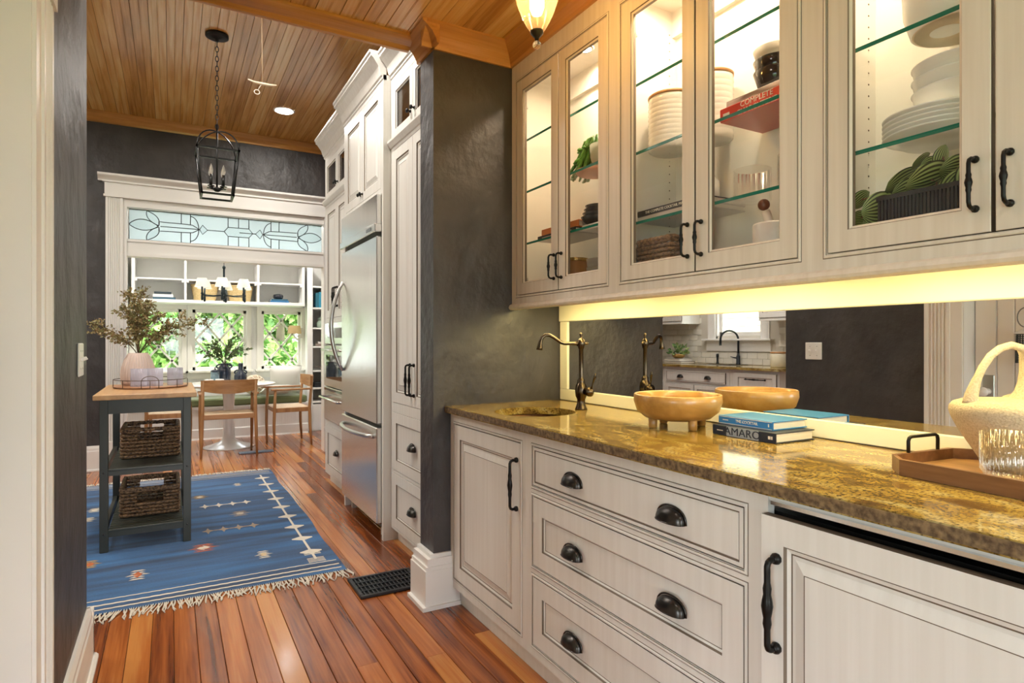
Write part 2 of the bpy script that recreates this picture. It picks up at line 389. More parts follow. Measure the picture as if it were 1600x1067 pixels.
b = MB().box(OX0 - .034, OX0, YB - .012, 7.02, 0, 2.585).box(OX1, OX1 + .034, YB - .012, 7.02, 0, 2.585).box(OX0, OX1, YB - .009, 7.019, 2.50, 2.5751)
b.box(OX0, OX1, YB + .01, 7.01, 2.045, 2.195).box(OX0, OX1, YB - .006, 7.016, 2.03, 2.06).box(OX0, OX1, YB - .0, YB + .03, 2.17, 2.19)
st('trim_jamb', b, WHITE, 'white jamb and transom bar of the nook opening', 'door frame')
b = MB().box(-.548, 1.752, YB - .036, YB, 2.585, 2.725).box(-.556, 1.752, YB - .044, YB, 2.575, 2.597)
b.prism([(YB, 2.72), (YB - .04, 2.72), (YB - .044, 2.73), (YB - .06, 2.745), (YB - .085, 2.762), (YB - .09, 2.768), (YB - .09, 2.786), (YB, 2.786)], 'x', -.60, 1.752)
b.box(-.566, 1.752, YB - .05, YB, 2.712, 2.724)
st('trim_header', b, WHITE, 'white entablature with cornice above the stained glass transom', 'door header')
# stained glass transom
tr = thing('window_1', 'long stained glass transom with lead lines above the nook opening', 'window', (.548, YB + .06, 2.195), kind='structure')
GX0, GX1, GZ0, GZ1 = -.358, 1.455, 2.2, 2.492; YG = YB + .06
def mat_textured():
    m = thin_glass('pale_reeded_glass', (.74, .83, .87), 1.45, .25, dens=.45); return m
TG = mat_textured(); LEAD = P('lead_came', (.03, .03, .032), .5, .5)
ob('glass_pane', MB().box(GX0, GX1, YG, YG + .004, GZ0, GZ1), TG, tr)
def gp(s, t): return (GX0 + s * (GX1 - GX0), YG - .003, GZ0 + t * (GZ1 - GZ0))
def bez(p0, p1, p2, p3, n=10):
    o_ = []
    for i in range(n + 1):
        t = i / n; u = 1 - t
        o_.append((u**3 * p0[0] + 3 * u * u * t * p1[0] + 3 * u * t * t * p2[0] + t**3 * p3[0], u**3 * p0[1] + 3 * u * u * t * p1[1] + 3 * u * t * t * p2[1] + t**3 * p3[1]))
    return o_
half = []
pet_m = bez((0, .5), (.035, .78), (.09, .74), (.135, .5)) ; pet_m2 = bez((.135, .5), (.09, .26), (.035, .3), (0, .5))
pet_u = bez((.083, 1), (.10, .92), (.15, .86), (.138, .52)) ; pet_u2 = bez((.138, .52), (.10, .6), (.07, .8), (.083, 1))
pet_d = [(a, 1 - c) for a, c in pet_u]; pet_d2 = [(a, 1 - c) for a, c in pet_u2]
half += [pet_m, pet_m2, pet_u, pet_u2, pet_d, pet_d2]
for sg in (1, -1):
    half.append([(.138, .5 + sg * .02)] + bez((.138, .5 + sg * .16), (.17, .5 + sg * .14), (.26, .5 + sg * .16), (.30, .5 + sg * .13)) + [(.335, .5)])
half += [[(.245, 0), (.245, .36)], [(.245, .64), (.245, 1)], [(.29, 0), (.29, .37)], [(.29, .63), (.29, 1)], [(.145, .5), (.335, .5)]]
half.append(bez((.29, .93), (.345, .9), (.345, .1), (.29, .07), 14))
dia = [(.335, .5), (.35, .66), (.375, .5), (.35, .34), (.335, .5)]
half += [dia, [(.375, .5), (.46, .5)]]
hexa = [(.46, .5), (.48, .66), (.59, .66), (.61, .5), (.59, .34), (.48, .34), (.46, .5)]
lines = []
for L in half: lines += [L, [(1 - a, c) for a, c in L]]
lines += [hexa, [(.48, 0), (.48, .34)], [(.48, .66), (.48, 1)], [(.535, 0), (.535, .34)], [(.535, .66), (.535, 1)], [(.59, 0), (.59, .34)], [(.59, .66), (.59, 1)],
          [(0, 0), (1, 0), (1, 1), (0, 1), (0, 0)], [(.61, .5), (.625, .5)]]
b = MB()
for L in lines: b.tube([gp(*q) for q in L], .0042, 5)
ob('lead_came', b, LEAD, tr)
TG2 = thin_glass('pale_aqua_glass', (.96, .985, .99), 1.45, .2, dens=.0)
for poly in (pet_m[:-1] + pet_m2[:-1], pet_u[:-1] + pet_u2[:-1], pet_d[:-1] + pet_d2[:-1], dia[:-1]):
    for fl in (0, 1):
        q = [gp(1 - a if fl else a, c) for a, c in poly]
        ob('glass_piece', MB().prism([(p[0], p[2]) for p in q], 'y', YG - .002, YG - .0005), TG2, tr)
ob('glass_piece', MB().prism([(gp(*q)[0], gp(*q)[2]) for q in hexa[:-1]], 'y', YG - .002, YG - .0005), TG2, tr)

# ---- white door in the left wall (seen directly at the frame edge and in the mirror)
b = MB()
flutes(b, lambda a, u, d: (-.28 + d, 1.888 - a, .20 + u), .13, 1.84, 5, .024)
b.box(-.28, -.252, 1.755, 1.894, 0, .20).box(-.28, -.262, 1.70, 1.758, 0, 2.04).box(-.46, -.27, 1.694, 1.705, 0, 2.06)
flutes(b, lambda a, u, d: (-.28 + d, .715 + a, .20 + u), .13, 1.84, 5, .024)
b.box(-.28, -.252, .709, .851, 0, .20).box(-.28, -.262, .845, .905, 0, 2.04).box(-.46, -.27, .90, .911, 0, 2.06)
b.box(-.28, -.25, .70, 1.90, 2.04, 2.14).box(-.28, -.24, .69, 1.91, 2.135, 2.155).prism([(-.28, 2.15), (-.245, 2.15), (-.215, 2.19), (-.215, 2.205), (-.28, 2.205)], 'y', .67, 1.93)
b.box(-.46, -.27, .90, 1.705, 2.04, 2.06)
st('trim_door_casing', b, WHITE, 'white fluted casing around the beadboard door', 'door casing')
d1 = thing('door_1', 'white beadboard door set back in its fluted casing', 'door', (-.40, 1.30, 0), kind='structure')
ob('door_frame', MB().box(-.42, -.385, .915, 1.03, .01, 2.035).box(-.42, -.385, 1.595, 1.69, .01, 2.035).box(-.42, -.385, 1.03, 1.595, 1.92, 2.035).box(-.42, -.385, 1.03, 1.595, .01, .24), WHITE, d1)
for i in range(7):
    y = 1.03 + i * .0807; ob('board', MB().cbox(-.415, -.395, y + .0012, y + .0795, .24, 1.92, .004), WHITE, d1)
kn = MB().lathe([(.005, 0), (.02, .0), (.02, .004), (.008, .008), (.007, .03), (.014, .036), (.024, .046), (.026, .056), (.02, .068), (.001, .071)], (-.385, 1.63, .94), 16, ax='x')
ob('door_knob', kn, P('white_porcelain', (.86, .85, .82), .12, coat=.5), d1); ob('lock_plate', MB().cbox(-.386, -.38, 1.60, 1.655, .85, 1.03, .002), P('aged_nickel', (.5, .5, .48), .3, 1.), d1)
sw = thing('light_switch', 'white double toggle switch plate on the charcoal wall', 'light switch', (-.279, 2.585, 1.09))
ob('switch_plate', MB().cbox(-.279, -.273, 2.525, 2.645, 1.09, 1.205, .003), P('switch_white', (.83, .83, .80), .35), sw)
for y in (2.56, 2.61):
    b = MB(); b.M = Matrix.Translation((-.272, y, 1.147)) @ Matrix.Rotation(-.5, 4, 'Y'); b.cbox(-.002, .014, -.004, .004, -.006, .006, .001)
    ob('toggle', b, P('switch_white', (.83, .83, .80), .35), sw)
    for z in (1.117, 1.178): ob('screw', MB().lathe([(.003, 0), (.003, .001)], (-.273, y, z), 8, ax='x'), CHROME, sw)

# ---- breakfast nook shell
def mat_bead():
    m, nt, b_ = nodes('white_beadboard'); b_.inputs['Base Color'].default_value = (.84, .83, .80, 1); b_.inputs['Roughness'].default_value = .45
    wv = ND(nt, 'ShaderNodeTexWave', Scale=1., _wave_type='BANDS', _bands_direction='X'); nt.links.new(coords(nt, (12.5, 12.5, 12.5)), wv.inputs['Vector'])
    c = ramp(nt, wv.outputs[1], [(0, (0, 0, 0)), (.06, (1, 1, 1))]); bump(nt, b_, c, .5, .004); return m
BEAD = mat_bead(); YN = 9.0
WINS = [(-.40, .115), (.24, .89), (1.08, 1.60)]; WZ0, WZ1 = .832, 1.63
b = MB().box(-.6, 2.0, YN, YN + .14, 0, WZ0).box(-.6, 2.0, YN, YN + .14, WZ1, 2.9)
for a, e in ((-.6, -.40), (.115, .24), (.89, 1.08), (1.60, 2.0)): b.box(a, e, YN, YN + .14, WZ0, WZ1)
st('wall_nook', b, BEAD, 'white beadboard nook wall around three lattice windows', 'wall')
st('wall_nook_left', MB().box(-.62, -.47, 7.01, 9.1, 0, 2.9), BEAD, 'white side wall of the nook behind the dried branches', 'wall')
st('wall_nook_right', MB().box(1.90, 2.05, 7.0, 9.1, 0, 2.9), BEAD, 'white side wall of the nook by the bookcase', 'wall')
st('ceiling_nook', MB().box(-.62, 2.05, 7.0, 9.15, 2.74, 2.85), SHELFW, 'white ceiling above the breakfast table', 'ceiling')
st('baseboard_nook', MB().prism([(7.01 + .0, 0), (7.01, .2), (7.03, .2), (7.03, 0)], 'x', -.47, OX0 - .03), SHELFW, 'white baseboard inside the nook', 'baseboard')
WCREAM = P('window_cream', (.86, .84, .76), .4)
for k, (a, e) in enumerate(WINS):
    wn = thing('window_%d' % (k + 2), ('lattice window beside the dried branches', 'wide lattice window behind the olive plant', 'lattice window beside the wall sconce')[k], 'window', ((a + e) / 2, YN, WZ0), kind='structure')
    f = MB()
    for (p, q, s_, t_) in ((a - .06, a, WZ0 - .0, WZ1 + .06), (e, e + .06, WZ0, WZ1 + .06), (a, e, WZ1, WZ1 + .06)): f.box(p, q, YN - .028, YN, s_, t_)
    f.cbox(a - .08, e + .08, YN - .07, YN, WZ0 - .03, WZ0, .004); f.box(a - .06, e + .06, YN - .022, YN, WZ0 - .11, WZ0 - .03)
    ob('window_frame', f, WCREAM, wn)
    f = MB()
    for (p, q, s_, t_) in ((a, a + .035, WZ0, WZ1), (e - .035, e, WZ0, WZ1), (a, e, WZ0, WZ0 + .04), (a, e, WZ1 - .04, WZ1)): f.box(p, q, YN + .03, YN + .065, s_, t_)
    ob('sash', f, WCREAM, wn); ob('glass_pane', MB().box(a + .03, e - .03, YN + .049, YN + .0491, WZ0 + .035, WZ1 - .035), GLASS, wn)
    x0, x1, z0, z1 = a + .035, e - .035, WZ0 + .04, WZ1 - .04; cw = (x1 - x0) / (2 if e - a > .6 else 1.5); ch = (z1 - z0) / 2
    for sg in (1, -1):
        for i in range(-4, 6):
            # line x = xs + t*cw, z = z0 + t*ch (sg flips x)
            pts = []
            t0, t1 = -9., 9.; xs = (x0 if sg > 0 else x1) + sg * i * cw
            lo, hi = (z0 - z0) / ch, (z1 - z0) / ch
            ta, tb = sorted(((x0 - xs) / (sg * cw), (x1 - xs) / (sg * cw))); lo = max(lo, ta); hi = min(hi, tb)
            if hi - lo < .08: continue
            p = Vector((xs + sg * lo * cw, YN + .046, z0 + lo * ch)); q = Vector((xs + sg * hi * cw, YN + .046, z0 + hi * ch))
            mb = MB(); dv = (q - p).normalized(); nn = Vector((-dv.z, 0, dv.x)) * .0125
            vs = [p + nn, p - nn, q - nn, q + nn]; mb.add([v_ + Vector((0, s_, 0)) for s_ in (-.008, .008) for v_ in vs], [(0, 1, 2, 3), (4, 5, 6, 7), (0, 1, 5, 4), (1, 2, 6, 5), (2, 3, 7, 6), (3, 0, 4, 7)])
            ob('muntin', mb, WCREAM, wn)
# ================================================================ PANTRY CABINETS
def fx(x0, y1, z0): return lambda a, b, d: (x0 - d, y1 - a, z0 + b)          # faces -X, a runs towards the viewer
def fpx(x0, y0, z0): return lambda a, b, d: (x0 + d, y0 + a, z0 + b)         # faces +X
def panel(F, W, H, style, fw=.056, t=.02):
    b = MB(); e = .0015
    R0 = [(0, 0, 1), (0, t - e, 0), (e, t, 0)]
    if style == 'raised': rs = R0 + [(fw, t, 1), (fw + .004, t - .006, 0), (fw + .012, t - .009, 1), (fw + .015, t - .0095, 0), (fw + .022, t - .009, 0), (fw + .045, t - .002, 1), (fw + .047, t - .0025, 0)]
    elif style == 'flat': rs = R0 + [(fw, t, 1), (fw + .003, t - .006, 0), (fw + .008, t - .009, 1), (fw + .010, t - .0095, 0)]
    elif style == 'slab': rs = R0 + [(.010, t, 1), (.0125, t - .003, 1), (.014, t - .003, 0), (.016, t - .001, 0)]
    elif style == 'glass': rs = R0 + [(fw - .008, t, 1), (fw - .006, t - .004, 0), (fw, t - .008, 1), (fw, 0, 0), (0, 0, 0)]
    b.rings(F, W, H, rs, None if style == 'glass' else 0); return b
def bar_pull(c, L, out, r=.0055, ax='z'):
    """c: foot centre on the face, out: unit vector away from it"""
    c = Vector(c); o = Vector(out); u = Vector({'z': (0, 0, 1), 'y': (0, 1, 0), 'x': (1, 0, 0)}[ax]); h = L / 2; k = .031
    b = MB(); pts = [c - u * h + o * .001, c - u * h + o * (k - .010), c - u * (h - .004) + o * (k - .003), c - u * (h - .012) + o * k]; rr = [r * 1.1, r, r, r]
    n = 13
    for i in range(n):
        t = -1 + 2 * i / (n - 1); s_ = t * (h - .02); q = 1 + .85 * math.exp(-(t / .28)**2) + (.35 if abs(abs(t) - .46) < .05 else 0)
        pts.append(c + u * s_ + o * k); rr.append(r * q)
    pts += [c + u * (h - .012) + o * k, c + u * (h - .004) + o * (k - .003), c + u * h + o * (k - .010), c + u * h + o * .001]; rr += [r, r, r, r * 1.1]
    b.tube(pts, rr, 8)
    for s_ in (-1, 1): b.sphere(c + u * s_ * h + o * .004, r * 1.9, 10)
    return b
def cup_pull(F, W=.098, H=.036, D=.027):
    """F maps (across, up, out) with the origin in the middle of the lower lip"""
    b = MB(); n, k = 16, 7; vs = []; fs = []
    for i in range(n + 1):
        th = PI * i / n
        for j in range(k + 1):
            ph = PI / 2 * j / k; q = math.sin(th)**.75
            vs.append(F(-W / 2 * math.cos(th), H * q * math.cos(ph) , .002 + D * q * math.sin(ph)**.8))
    for i in range(n):
        for j in range(k): fs.append((i * (k + 1) + j, i * (k + 1) + j + 1, (i + 1) * (k + 1) + j + 1, (i + 1) * (k + 1) + j))
    b.add(vs, fs, 0, True)
    rim = [F(-(W / 2 + .003) * math.cos(PI * i / n), (H + .004) * math.sin(PI * i / n)**.75, .002) for i in range(n + 1)]
    b.tube(rim, .0028, 5); b.tube([F(-W / 2 * math.cos(PI * i / n), 0, .002 + D * math.sin(PI * i / n)**.75) for i in range(n + 1)], .0018, 5)
    return b
def bead(t, F, W, H, mats=None):
    ob('bead', MB().rings(F, W, H, [(-.0115, .0001, 1), (-.0095, .0009, 0), (-.008, .0028, 0), (-.0045, .0034, 0), (-.0022, .0026, 1), (-.0004, -.003, 1)], None), mats or CAB, t)
def quad(b, p, m=0): return b.add(p, [(0, 1, 2, 3)], m)
XF = 1.13
def frame(x0, x1, boxes):
    b = MB()
    for (y0, y1, z0, z1) in boxes: b.box(x0, x1, y0, y1, z0, z1)
    return b
def lower(label, y0, y1, rails, stl, str_):
    t = thing('base_cabinet', label, 'cabinet', (1.44, (y0 + y1) / 2, 0), 'pantry base cabinets')
    ob('cabinet_body', MB().box(1.15, 1.745, y0 + .001, y0 + .018, .09, .883).box(1.15, 1.745, y1 - .018, y1 - .001, .09, .883).box(1.15, 1.745, y0 + .018, y1 - .018, .09, .108).box(1.735, 1.745, y0 + .018, y1 - .018, .108, .883), PAINT, t)
    ob('face_frame', frame(XF, 1.15, [(y1 - stl, y1, .085, .884), (y0, y0 + str_, .085, .884)] + [(y0 + str_, y1 - stl, a, b) for a, b in rails]), CAB, t)
    ob('toe_kick', MB().box(1.167, 1.18, y0, y1, 0, .09), PAINT, t)
    return t
c1 = lower('glazed white base cabinet with one raised panel door under the bar sink', 1.915, 2.606, [(.085, .128), (.836, .884)], .038, .04)
d = ob('door', panel(fx(XF + .019, 2.5645, .1315), 2.5645 - 1.9585, .701, 'raised', .062), CAB, c1); bead(c1, fx(XF, 2.567, .129), .611, .706)
ob('handle', bar_pull((XF - .001, 1.983, .677), .182, (-1, 0, 0)), IRON, d)
c2 = lower('glazed white base cabinet with three wide drawers and cup pulls', .912, 1.915, [(.085, .126), (.372, .410), (.659, .695), (.837, .884)], .044, .035)
for k, (z0, z1, stl_) in enumerate(((.697, .835, 'slab'), (.412, .657, 'flat'), (.128, .370, 'flat'))):
    d = ob('drawer', panel(fx(XF + .019, 1.868, z0 + .001), 1.868 - .950, z1 - z0 - .002, stl_, .06), CAB, c2); bead(c2, fx(XF, 1.871, z0 - .002), .924, z1 - z0 + .004)
    zz = (z0 + z1) / 2 - .018
    for y in (1.62, 1.175):
        ob('cup_pull', cup_pull(lambda a, u, o, y=y, zz=zz: (XF - .001 - o, y - a, zz + u)), PEWTER, d)
c3 = thing('appliance_cabinet', 'glazed white panelled appliance door with black gap below the counter', 'cabinet', (1.44, .59, 0))
ob('cabinet_body', MB().box(1.16, 1.745, .27, .895, .09, .84).box(1.15, 1.16, .27, .895, .10, .80), P('appliance_black', (.012, .012, .012), .35), c3)
ob('face_frame', MB().box(XF, 1.15, .884, .912, .085, .884).box(XF + .004, 1.15, .27, .884, .868, .884), PAINT, c3)
ob('metal_strip', MB().box(1.122, 1.15, .27, .872, .862, .870), CHROME, c3)
d = ob('door', panel(fx(1.128, .882, .10), .60, .742, 'raised', .055, .024), CAB, c3)
ob('handle', bar_pull((1.104, .842, .665), .186, (-1, 0, 0), .0065), IRON, d)
ob('toe_kick', MB().box(1.167, 1.18, .27, .912, 0, .09), PAINT, c3)
c4 = lower('glazed white base cabinet past the panelled appliance door', -.36, .268, [(.085, .128), (.836, .884)], .04, .04)
d = ob('door', panel(fx(XF + .019, .227, .130), .545, .704, 'raised', .062), CAB, c4); ob('handle', bar_pull((XF - .001, -.285, .677), .182, (-1, 0, 0)), IRON, d)

# ---- granite counter with round cut-out
SC, SR = (1.345, 2.21), .172
b = MB(); X0, X1, Y0, Y1, Z0, Z1 = 1.103, 1.734, 1.96, 2.607, .884, .914; n = 64
def edge(t):
    c, s_ = math.cos(t), math.sin(t); k = 9.
    if c > 1e-9: k = min(k, (X1 - SC[0]) / c)
    if c < -1e-9: k = min(k, (X0 - SC[0]) / c)
    if s_ > 1e-9: k = min(k, (Y1 - SC[1]) / s_)
    if s_ < -1e-9: k = min(k, (Y0 - SC[1]) / s_)
    return SC[0] + c * k, SC[1] + s_ * k
ang = sorted([2 * PI * i / n for i in range(n)] + [math.atan2(y - SC[1], x - SC[0]) % (2 * PI) for x in (X0, X1) for y in (Y0, Y1)]); n = len(ang)
vs = []
for z in (Z0, Z1):
    for t in ang: vs.append((*edge(t), z))
    for t in ang: vs.append((SC[0] + SR * math.cos(t), SC[1] + SR * math.sin(t), z))
fs = []
for i in range(n):
    j = (i + 1) % n
    fs += [(i, j, n + j, n + i), (2 * n + i, 2 * n + j, 3 * n + j, 3 * n + i), (n + i, n + j, 3 * n + j, 3 * n + i)]
    if abs(edge(ang[i])[1] - Y0) > 1e-6 or abs(edge(ang[j])[1] - Y0) > 1e-6: fs.append((i, j, 2 * n + j, 2 * n + i))
b.add(vs, fs); b.add([(X0, -.36, Z0), (X1, -.36, Z0), (X1, Y0, Z0), (X0, Y0, Z0), (X0, -.36, Z1), (X1, -.36, Z1), (X1, Y0, Z1), (X0, Y0, Z1)], [(0, 1, 2, 3), (4, 5, 6, 7), (0, 1, 5, 4), (0, 3, 7, 4), (1, 2, 6, 5)])
b.box(1.0995, X0, -.36, Y1, Z0 + .004, Z1 - .003, 1)
tag(ob('countertop', b, [GRANITE, GRAEDGE], None, (1.42, 1.1, .884)), 'polished gold and brown granite countertop with round sink cut-out', 'countertop')
COPPER = P('hammered_copper', (.16, .075, .035), .35, 1., c2=(.09, .045, .025), sc=(40, 40, 40), bs=.4)
tag(ob('bar_sink', MB().lathe([(SR + .016, .883), (SR + .004, .883), (SR + .004, .874), (SR - .004, .80), (SR - .04, .765), (.03, .758), (.02, .752), (.001, .752)], (*SC, 0), 40, cap=False), COPPER, None, (*SC, .752)),
    'round hammered copper bar sink set under the granite', 'sink')

# ---- mirror
mr = thing('wall_mirror', 'long mirror in a cream painted wood frame behind the counter', 'mirror', (1.742, 1.1, .915))
FR = P('cream_frame_paint', (.80, .75, .60), .38)
def rail(bx): x0, x1, y0, y1, z0, z1 = bx; return MB().cbox(x0, x1, y0, y1, z0, z1, .003)
ob('mirror_glass', MB().box(1.742, 1.745, -.36, 2.57, .945, 1.33), MIRROR, mr)
ob('frame_rail', rail((1.7345, 1.752, -.36, 2.605, .9155, .971)), FR, mr); ob('frame_rail', rail((1.728, 1.752, -.36, 2.605, 1.312, 1.398)), FR, mr)
ob('frame_stile', rail((1.7345, 1.752, 2.538, 2.605, .9711, 1.3118)), FR, mr)

# ---- upper glass cabinets
XU = 1.455
WARM = (1., .80, .55); PUCK = emis('puck_lens', (1., .78, .54), 560.)
def upper(label, y0, y1, doors, shelves, pucks):
    t = thing('upper_cabinet', label, 'cabinet', (1.6, (y0 + y1) / 2, 1.365), 'glass door wall cabinets')
    ob('cabinet_body', MB().box(1.475, 1.745, y0 + .0005, y0 + .018, 1.40, 2.545).box(1.475, 1.745, y1 - .018, y1 - .0005, 1.40, 2.545).box(1.475, 1.745, y0 + .018, y1 - .018, 1.40, 1.425)
       .box(1.475, 1.745, y0 + .018, y1 - .018, 2.50, 2.53).box(1.735, 1.745, y0 + .018, y1 - .018, 1.425, 2.50).box(1.715, 1.735, y0 + .018, y1 - .018, 2.40, 2.50), CREAM, t)
    ys = [y1] + [q for dd in doors for q in dd] + [y0]
    st_ = [(doors[0][0], y1, 1.385, 2.545), (y0, doors[-1][1], 1.385, 2.545), (doors[-1][1], doors[0][0], 1.385, 1.432), (doors[-1][1], doors[0][0], 2.459, 2.545)]
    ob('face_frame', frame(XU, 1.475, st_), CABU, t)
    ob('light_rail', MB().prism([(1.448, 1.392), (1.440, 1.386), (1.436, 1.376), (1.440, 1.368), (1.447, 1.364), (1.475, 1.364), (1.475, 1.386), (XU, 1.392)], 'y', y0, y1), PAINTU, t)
    for k, (a, e) in enumerate(doors):
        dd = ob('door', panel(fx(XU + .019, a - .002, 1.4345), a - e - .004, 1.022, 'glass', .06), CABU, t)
        ob('glass_pane', quad(MB(), [(XU + .0115, e + .056, 1.488), (XU + .0115, a - .056, 1.488), (XU + .0115, a - .056, 2.402), (XU + .0115, e + .056, 2.402)]), GLASS, dd)
        yh = e + .028 if k == 0 else a - .028
        ob('handle', bar_pull((XU - .001, yh, 1.536), .102, (-1, 0, 0), .0042), IRON, dd)
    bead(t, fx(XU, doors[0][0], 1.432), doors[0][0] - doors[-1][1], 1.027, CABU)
    for z in shelves:
        s_ = ob('glass_shelf', quad(MB(), [(1.491, y0 + .02, z), (1.491, y1 - .02, z), (1.732, y1 - .02, z), (1.732, y0 + .02, z)]), SHELFGLASS, t)
        ob('shelf_edge', MB().box(1.489, 1.491, y0 + .02, y1 - .02, z - .010, z), GREENEDGE, s_)
    for y in pucks:  # second pucks added in two cabinets, set forward to brighten their contents
        px_ = 1.59 if y > 1.8 else 1.525; pk = ob('puck_light', MB().lathe([(.036, 2.4995), (.036, 2.494), (.03, 2.492), (.026, 2.494)], (px_, y, 0), 24, cap=False), P('puck_ring', (.62, .58, .52), .3, .8), t)
        ob('puck_lens', MB().lathe([(.0265, 2.4955), (.001, 2.4955)], (px_, y, 0), 24, cap=False), PUCK, pk)
    for z in (1.515, 2.36): ob('hinge', MB().cbox(1.478, 1.53, y1 - .032, y1 - .0185, z - .007, z + .007, .002).box(1.475, 1.489, y1 - .045, y1 - .03, z - .016, z + .016), P('nickel', (.62, .6, .56), .3, .9), t)
    h = MB()
    for i in range(30): h.lathe([(.0026, 0), (.0026, -.0008)], (1.70, y1 - .0181, 1.48 + i * .032), 6, ax='y')
    ob('pin_holes', h, P('hole_dark', (.10, .06, .03), .8), t, kind='stuff')
    return t
upper('warm lit glass door cabinet against the charcoal stub wall', 1.80, 2.606, [(2.557, 2.198), (2.196, 1.860)], (2.181, 1.933, 1.685), (2.185,))
upper('warm lit glass door cabinet holding the red book and white canisters', 1.02, 1.80, [(1.777, 1.412), (1.410, 1.046)], (2.155, 1.905, 1.650), (1.22, 1.60))
upper('warm lit glass door cabinet holding the striped leaf plant', .18, 1.02, [(.963, .606), (.602, .245)], (2.194, 1.941, 1.685), (.90, .45))
UCL = emis('under_cabinet_lens', (1., .82, .36), 27.)
for y0, y1, lb in ((1.90, 2.52, 'short under-cabinet light bar near the stub wall'), (1.08, 1.74, 'under-cabinet light bar above the wooden bowl'), (.25, .98, 'under-cabinet light bar above the wooden tray')):
    t = thing('light_bar', lb, 'light', (1.52, (y0 + y1) / 2, 1.372))
    ob('housing', MB().box(1.492, 1.55, y0, y1, 1.384, 1.3995), P('bar_white', (.8, .78, .7), .4), t); ob('lens', MB().box(1.496, 1.546, y0 + .01, y1 - .01, 1.374, 1.384), UCL, t)
# ================================================================ THINGS ON THE COUNTER
def hbook(name, label, x0, x1, y0, y1, z, h, cover, spine='x', pages=None, group=None):
    """hardback lying flat; spine on the -X side ('x') or on the -Y side ('y')"""
    t = thing(name, label, 'book', ((x0 + x1) / 2, (y0 + y1) / 2, z), group)
    c = .0035; b = MB().cbox(x0, x1, y0, y1, z, z + c, .001).cbox(x0, x1, y0, y1, z + h - c, z + h, .001)
    if spine == 'x': b.box(x0, x0 + c, y0, y1, z + c * .9, z + h - c * .9); p = (x0 + c, x1 - .005, y0 + .005, y1 - .005)
    else: b.box(x0, x1, y0, y0 + c, z + c * .9, z + h - c * .9); p = (x0 + .005, x1 - .005, y0 + c, y1 - .005)
    ob('cover', b, cover, t)
    ob('pages', MB().box(*p, z + c, z + h - c), pages or P('book_pages', (.80, .76, .66), .7, c2=(.70, .65, .55), sc=(2, 2, 400)), t)
    return t
NAVY = P('navy_cloth', (.012, .020, .038), .45); BLUE = P('blue_cloth', (.035, .20, .46), .4); CREAMINK = P('cream_ink', (.72, .68, .58), .5)
GREYINK = P('grey_blue_ink', (.32, .36, .40), .5); RED = P('red_cover', (.58, .035, .022), .35)
def spine_mat(x, y, z): return basis((x - .0005, y, z), (0, -1, 0), (0, 0, 1))
ZC = .9145
bk = hbook('book', 'navy hardback with large capital letters on its spine under the blue book', 1.522, 1.70, 1.165, 1.40, ZC, .031, NAVY)
ob('spine_panel', MB().box(1.5214, 1.5222, 1.224, 1.344, ZC + .001, ZC + .030), GREYINK, bk); lettering('AMARO', .034, NAVY, bk, spine_mat(1.5213, 1.284, ZC + .0155), sx=1.12)
ob('spine_mark', MB().box(1.5215, 1.5222, 1.358, 1.382, ZC + .014, ZC + .0165), CREAMINK, bk); ob('publisher_mark', MB().box(1.5215, 1.5222, 1.176, 1.181, ZC + .011, ZC + .02).box(1.5215, 1.5222, 1.183, 1.191, ZC + .011, ZC + .02), CREAMINK, bk)
bk = hbook('book', 'bright blue hardback lying on top of the navy book', 1.555, 1.715, 1.20, 1.405, ZC + .0313, .027, BLUE)
lettering('THE COCKTAIL', .012, CREAMINK, bk, spine_mat(1.555, 1.295, ZC + .045)); ob('spine_mark', MB().box(1.5545, 1.5552, 1.366, 1.388, ZC + .0435, ZC + .0465), CREAMINK, bk); ob('publisher_mark', MB().box(1.5545, 1.5552, 1.213, 1.217, ZC + .041, ZC + .05), CREAMINK, bk)
ob('spine_border', MB().box(1.5545, 1.555, 1.203, 1.402, ZC + .033, ZC + .0345).box(1.5545, 1.555, 1.203, 1.402, ZC + .0545, ZC + .056), CREAMINK, bk)
# footed wooden bowl
MANGO = wood('mango_wood', [(.25, .115, .025), (.42, .22, .055), (.54, .33, .11)], .32, 0, 14., 2.5, coat=.3, rnd=False)
BC = (1.54, 1.575); t = thing('footed_bowl', 'round golden wood bowl on short peg feet', 'bowl', (*BC, ZC))
ob('bowl', MB().lathe([(.001, .024), (.07, .025), (.112, .034), (.139, .056), (.150, .090), (.149, .112), (.146, .115), (.141, .112), (.141, .09), (.13, .062), (.10, .044), (.001, .036)], (*BC, ZC), 56, cap=False), MANGO, t)
for i in range(4):
    a = PI / 4 + i * PI / 2 + .55; ob('foot', MB().lathe([(.012, 0), (.0145, .003), (.0155, .04)], (BC[0] + .095 * math.cos(a), BC[1] + .095 * math.sin(a), ZC), 14), MANGO, t)
